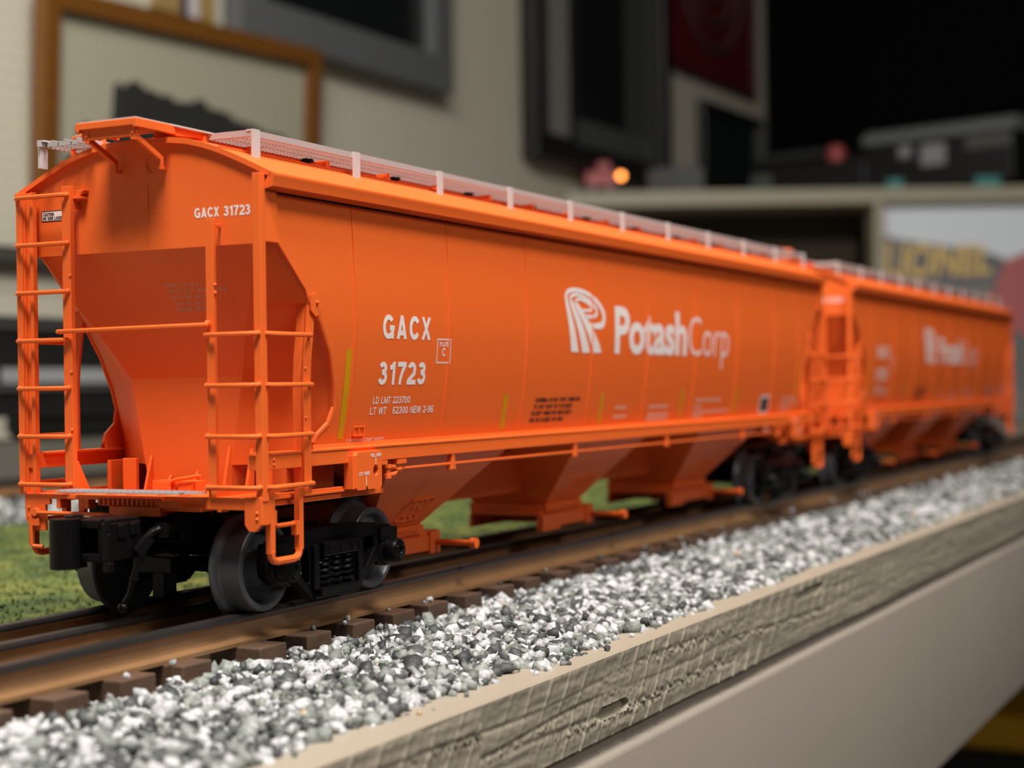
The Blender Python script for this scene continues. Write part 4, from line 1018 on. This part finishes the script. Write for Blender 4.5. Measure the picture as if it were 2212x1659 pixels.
p, uc, zc, fd = picture('picture', 'dark red poster with faint grey rings, beyond the black framed print', 1314, 1700, 546, 960, 12, 6, flat('poster_edge', (.05,.003,.004), .5), REDP)
m = MB()
for r_ in (60, 95, 130):
    pts = [(r_*1.05*math.cos(a), -fd*.35-.9, r_*1.25*math.sin(a)+10) for a in np.linspace(0, 2*PI, 49)[:-1]]; m.tube(pts, 7, 5, closed=True)
obj('ring_print', m, flat('grey_ring_print', (.055,.030,.030), .5), p)
p, uc, zc, fd = picture('picture', 'small black framed dark picture hanging below the red poster', 1446, 1716, 330, 512, 14, 12, FRAMEBLK, flat('dark_teal_print', (.012,.018,.020), .3))
card = MB(); card.box(158, 246, -5, 0, 413, 520); c_ = obj('wall_card', card, flat('gold_card', (.30,.20,.07), .5)); onwall(c_, 1)
tag(c_, 'gold card tucked above the oak frame, beside the grey frame', 'card')
m = MB(); m.box(196, 206, -5.6, -5, 413, 520); o = obj('navy_band', m, flat('navy_card', (.02,.025,.07), .5), c_); m = MB(); m.box(208, 222, -5.6, -5, 413, 520); o = obj('white_band', m, flat('white_card', (.5,.48,.5), .5), c_)

# ------------------------------------------------------------------ diagonal upper shelf unit with poster below
SH = (1812.15, 744.53, 0.0); SROT = math.atan2(-.892, .4515)
def sh_obj(o): o.location = Vector(SH)*S; o.rotation_euler.z = SROT; return o
# local frame: x along the front edge, y away from the camera, z up
sh = sh_obj(empty('upper_shelf')); tag(sh, 'olive beige upper shelf with dark recess below, carrying the distant models', 'shelf')
m = MB(); m.box(2, 690, 0, 420, 295, 316.8); obj('shelf_board', m, SHELFP, sh, bev=2)
m = MB(); m.box(432, 446, 2, 60, -12, 295); obj('shelf_post', m, SHELFP, sh, bev=1)
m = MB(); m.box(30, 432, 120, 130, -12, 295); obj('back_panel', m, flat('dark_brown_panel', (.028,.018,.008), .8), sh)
poster = sh_obj(empty('poster')); tag(poster, 'train poster with pale blue sky and slanted yellow letters below the upper shelf', 'poster')
m = MB(); m.box(447, 690, 20, 26, -11, 294); obj('sky_print', m, flat('pale_sky_print', (.78,.84,.94), .5), poster)
m = MB(); m.prism([(447,252),(470,246),(520,238),(600,224),(640,206),(689,190),(689,-11),(447,-11)], 'y', 19, 20.2); obj('engine_print', m, flat('dark_engine_print', (.16,.16,.17), .5), poster)
m = MB(); vs, fs = text_tris('LIONEL', .03)
x0 = min(a for a, _ in vs); x1 = max(a for a, _ in vs); y1 = max(b for _, b in vs)
m.add([(447+(a-x0)/(x1-x0)*152+8*b, 18.6, 191+(a-x0)/(x1-x0)*6+(b/y1)*(52-14*(a-x0)/(x1-x0))) for a, b in vs], fs)
obj('poster_lettering', m, flat('yellow_print', (.75,.52,.17), .5), poster, recalc=False)
m = MB(); m.prism([(598,140),(606,185),(620,214),(650,226),(689,222),(689,90),(640,110)], 'y', 17.2, 18.6); obj('red_engine_print', m, flat('red_print', (.48,.14,.14), .5), poster)
m = MB(); m.prism([(560,176),(598,186),(600,140),(640,20),(640,-11),(520,-11),(520,150)], 'y', 18.0, 19.0); obj('grey_print_patch', m, flat('grey_poster_print', (.22,.21,.20), .5), poster)

def train_frame(a, b):
    """matrix with x from a to b, origin at a"""
    a, b = Vector(a), Vector(b); d = b-a; d.z = 0; ang = math.atan2(d.y, d.x)
    return Matrix.Translation(a*S) @ Matrix.Rotation(ang, 4, 'Z'), d.length
ZT = 316.8
# far dark locomotive with a red marker lamp
t1 = empty('distant_locomotive'); tag(t1, 'dark distant locomotive with a red lamp on its roof, on the upper shelf', 'model locomotive', 'distant trains on the upper shelf')
Mx, Ln = train_frame((2352, 638, ZT), (2308, 437, ZT)); t1.matrix_world = Mx
m = MB(); m.prism([(-30,26),(30,26),(30,80),(18,94),(-18,94),(-30,80)], 'x', 0, Ln); obj('locomotive_body', m, ENGINE, t1, bev=1.5)
m = MB(); m.box(4, 40, -33, -28, 30, 70); m.box(-6, 2, -24, 24, 20, 60); obj('nose_panel', m, ENGGREY, t1, bev=1)
m = MB(); m.box(18, Ln-70, -16, 16, 92, 104); obj('roof_hatch', m, flat('charcoal_engine_paint', (.035,.037,.036), .5), t1, bev=1)
for a in (40, Ln-45):
    m = MB(); m.box(a-30, a+30, -26, 26, 6, 24); obj('truck_frame', m, BLACKPL, t1, bev=1)
    for b in (-18, 18): m = MB(); wheelset(m, a+b, 0, 0, 9.5); obj('wheelset', m, WHEELM, t1, smooth=True, sharp=30)
m = MB(); m.lathe([(2,86),(14,88),(15,100),(12,112),(2,114)], 'z', (Ln-52, -22, -8), 16); obj('marker_lamp', m, REDL, t1, smooth=True, sharp=50)
# nearer locomotive with a long grey roof
t2 = empty('distant_locomotive'); tag(t2, 'black locomotive with a long pale grey roof, nearest on the upper shelf', 'model locomotive', 'distant trains on the upper shelf')
Mx, Ln = train_frame((2300.3, 431.3, ZT), (2238.8, 198.5, ZT)); t2.matrix_world = Mx
m = MB(); m.prism([(-30,24),(30,24),(30,100),(-30,100)], 'x', 2, Ln); obj('locomotive_body', m, ENGINE, t2, bev=1.5)
m = MB(); m.prism([(-33,98),(33,98),(30,110),(16,119),(-16,119),(-30,110)], 'x', -6, Ln+4); obj('roof_panel', m, flat('pale_grey_roof', (.17,.18,.175), .5), t2, bev=1)
m = MB(); m.box(95, 135, -32, -29, 56, 88); m.box(58, 78, -32, -29, 72, 90); obj('side_window', m, PALE, t2)
m = MB(); m.box(168, Ln-2, -32, -29, 74, 92); obj('side_stripe', m, ENGGREY, t2)
m = MB(); m.prism([(-26,30),(26,30),(22,70),(-22,70)], 'x', -8, 2); obj('nose_panel', m, flat('dark_blue_engine_paint', (.035,.037,.055), .4), t2, bev=1)
for a in (45, Ln-50):
    m = MB(); m.box(a-32, a+32, -26, 26, 6, 22); obj('truck_frame', m, BLACKPL, t2, bev=1)
    for b in (-20, 20): m = MB(); wheelset(m, a+b, 0, 0, 9.5); obj('wheelset', m, WHEELM, t2, smooth=True, sharp=30)
# red caboose, lit lamp, low dark car
t3 = empty('caboose'); tag(t3, 'small dark red caboose at the wall end of the upper shelf', 'model train car', 'distant trains on the upper shelf')
Mx, Ln = train_frame((1845, 728, ZT), (1866, 690, ZT)); t3.matrix_world = Mx
m = MB(); m.box(0, Ln, -14, 14, 9, 28); obj('caboose_body', m, REDL, t3, bev=1.5)
m = MB(); m.box(-2, Ln+2, -16, 16, 28, 31); obj('caboose_roof', m, flat('dark_red_roof', (.16,.03,.03), .5), t3, bev=1)
m = MB(); m.box(Ln*.4, Ln*.8, -8, 8, 31, 43); obj('cupola', m, REDL, t3, bev=1)
for a in (9, Ln-9): m = MB(); wheelset(m, a, 0, 0, 4.5, 9); obj('wheelset', m, WHEELM, t3, smooth=True, sharp=30)
lampo = empty('signal_lamp', (1864, 681, ZT)); tag(lampo, 'small glowing orange signal lamp beside the red caboose', 'lamp')
m = MB(); m.lathe([(4,0),(4,2),(1.4,3),(1.4,17),(3.5,18),(3.5,19)], 'z', (0,0,0), 14); obj('lamp_post', m, BLACKPL, lampo, smooth=True, sharp=40)
gm, gt, gb = nt('orange_lamp_glow'); gb.inputs['Base Color'].default_value = (.9,.35,.08,1); gb.inputs['Emission Color'].default_value = (1.0,.30,.06,1); gb.inputs['Emission Strength'].default_value = 6.5
m = MB(); m.ball((0,0,23.5), 4.6, 12); obj('lamp_globe', m, gm, lampo, smooth=True)
t4 = empty('gondola_car'); tag(t4, 'low dark gondola car with a grey load, next to the signal lamp', 'model train car', 'distant trains on the upper shelf')
Mx, Ln = train_frame((1988, 688, ZT), (2008, 608, ZT)); t4.matrix_world = Mx
m = MB(); m.box(0, Ln, -24, -22, 10, 44); m.box(0, Ln, 22, 24, 10, 44); m.box(0, 2, -22, 22, 10, 44); m.box(Ln-2, Ln, -22, 22, 10, 44); m.box(0, Ln, -22, 22, 8, 12); obj('gondola_body', m, ENGINE, t4, bev=.8)
m = MB()
for k in range(5): m.lathe([(2,-20),(7,-19),(7,19),(2,20)], 'y', (14+k*(Ln-28)/4, 0, 41), 14)
obj('pipe_load', m, flat('dull_grey_load', (.04,.042,.04), .5), t4, smooth=True, sharp=40)
for a in (18, Ln-18): m = MB(); wheelset(m, a, 0, 0, 4.8); obj('wheelset', m, WHEELM, t4, smooth=True, sharp=30)
for i, (x, w, lab) in enumerate(((452, 22, 'small teal crate on the upper shelf edge over the shelf post'), (576, 34, 'long teal crate on the upper shelf edge below the grey roofed locomotive'))):
    cr = sh_obj(empty('toy_crate')); tag(cr, lab, 'crate', 'teal crates on the upper shelf')
    m = MB(); m.box(x, x+w, 6, 24, 316.8, 326+i*2); obj('crate_body', m, TEAL, cr, bev=1)
    m = MB(); m.box(x-1, x+w+1, 5, 25, 326+i*2, 328.5+i*2); obj('crate_lid', m, flat('light_teal_plastic', (.10,.34,.33), .4), cr, bev=.6)

# ------------------------------------------------------------------ storage bin on the floor
bn = empty('storage_bin', (1420, 150, -950)); tag(bn, 'tall black storage bin with a dull yellow lid, under the layout table', 'bin')
m = MB(); m.prism([(-170,-130),(170,-130),(170,130),(-170,130)], 'z', 0, 664); obj('bin_body', m, flat('black_bin_plastic', (.012,.012,.013), .5), bn, bev=6)
m = MB(); m.box(-182, 182, -142, 142, 664, 696); obj('bin_lid', m, flat('yellow_bin_plastic', (.75,.38,.01), .5), bn, bev=6)
for y in (-146, 146): m = MB(); m.box(-40, 40, y-6, y+6, 636, 672); obj('bin_latch', m, BLACKPL, bn, bev=2)
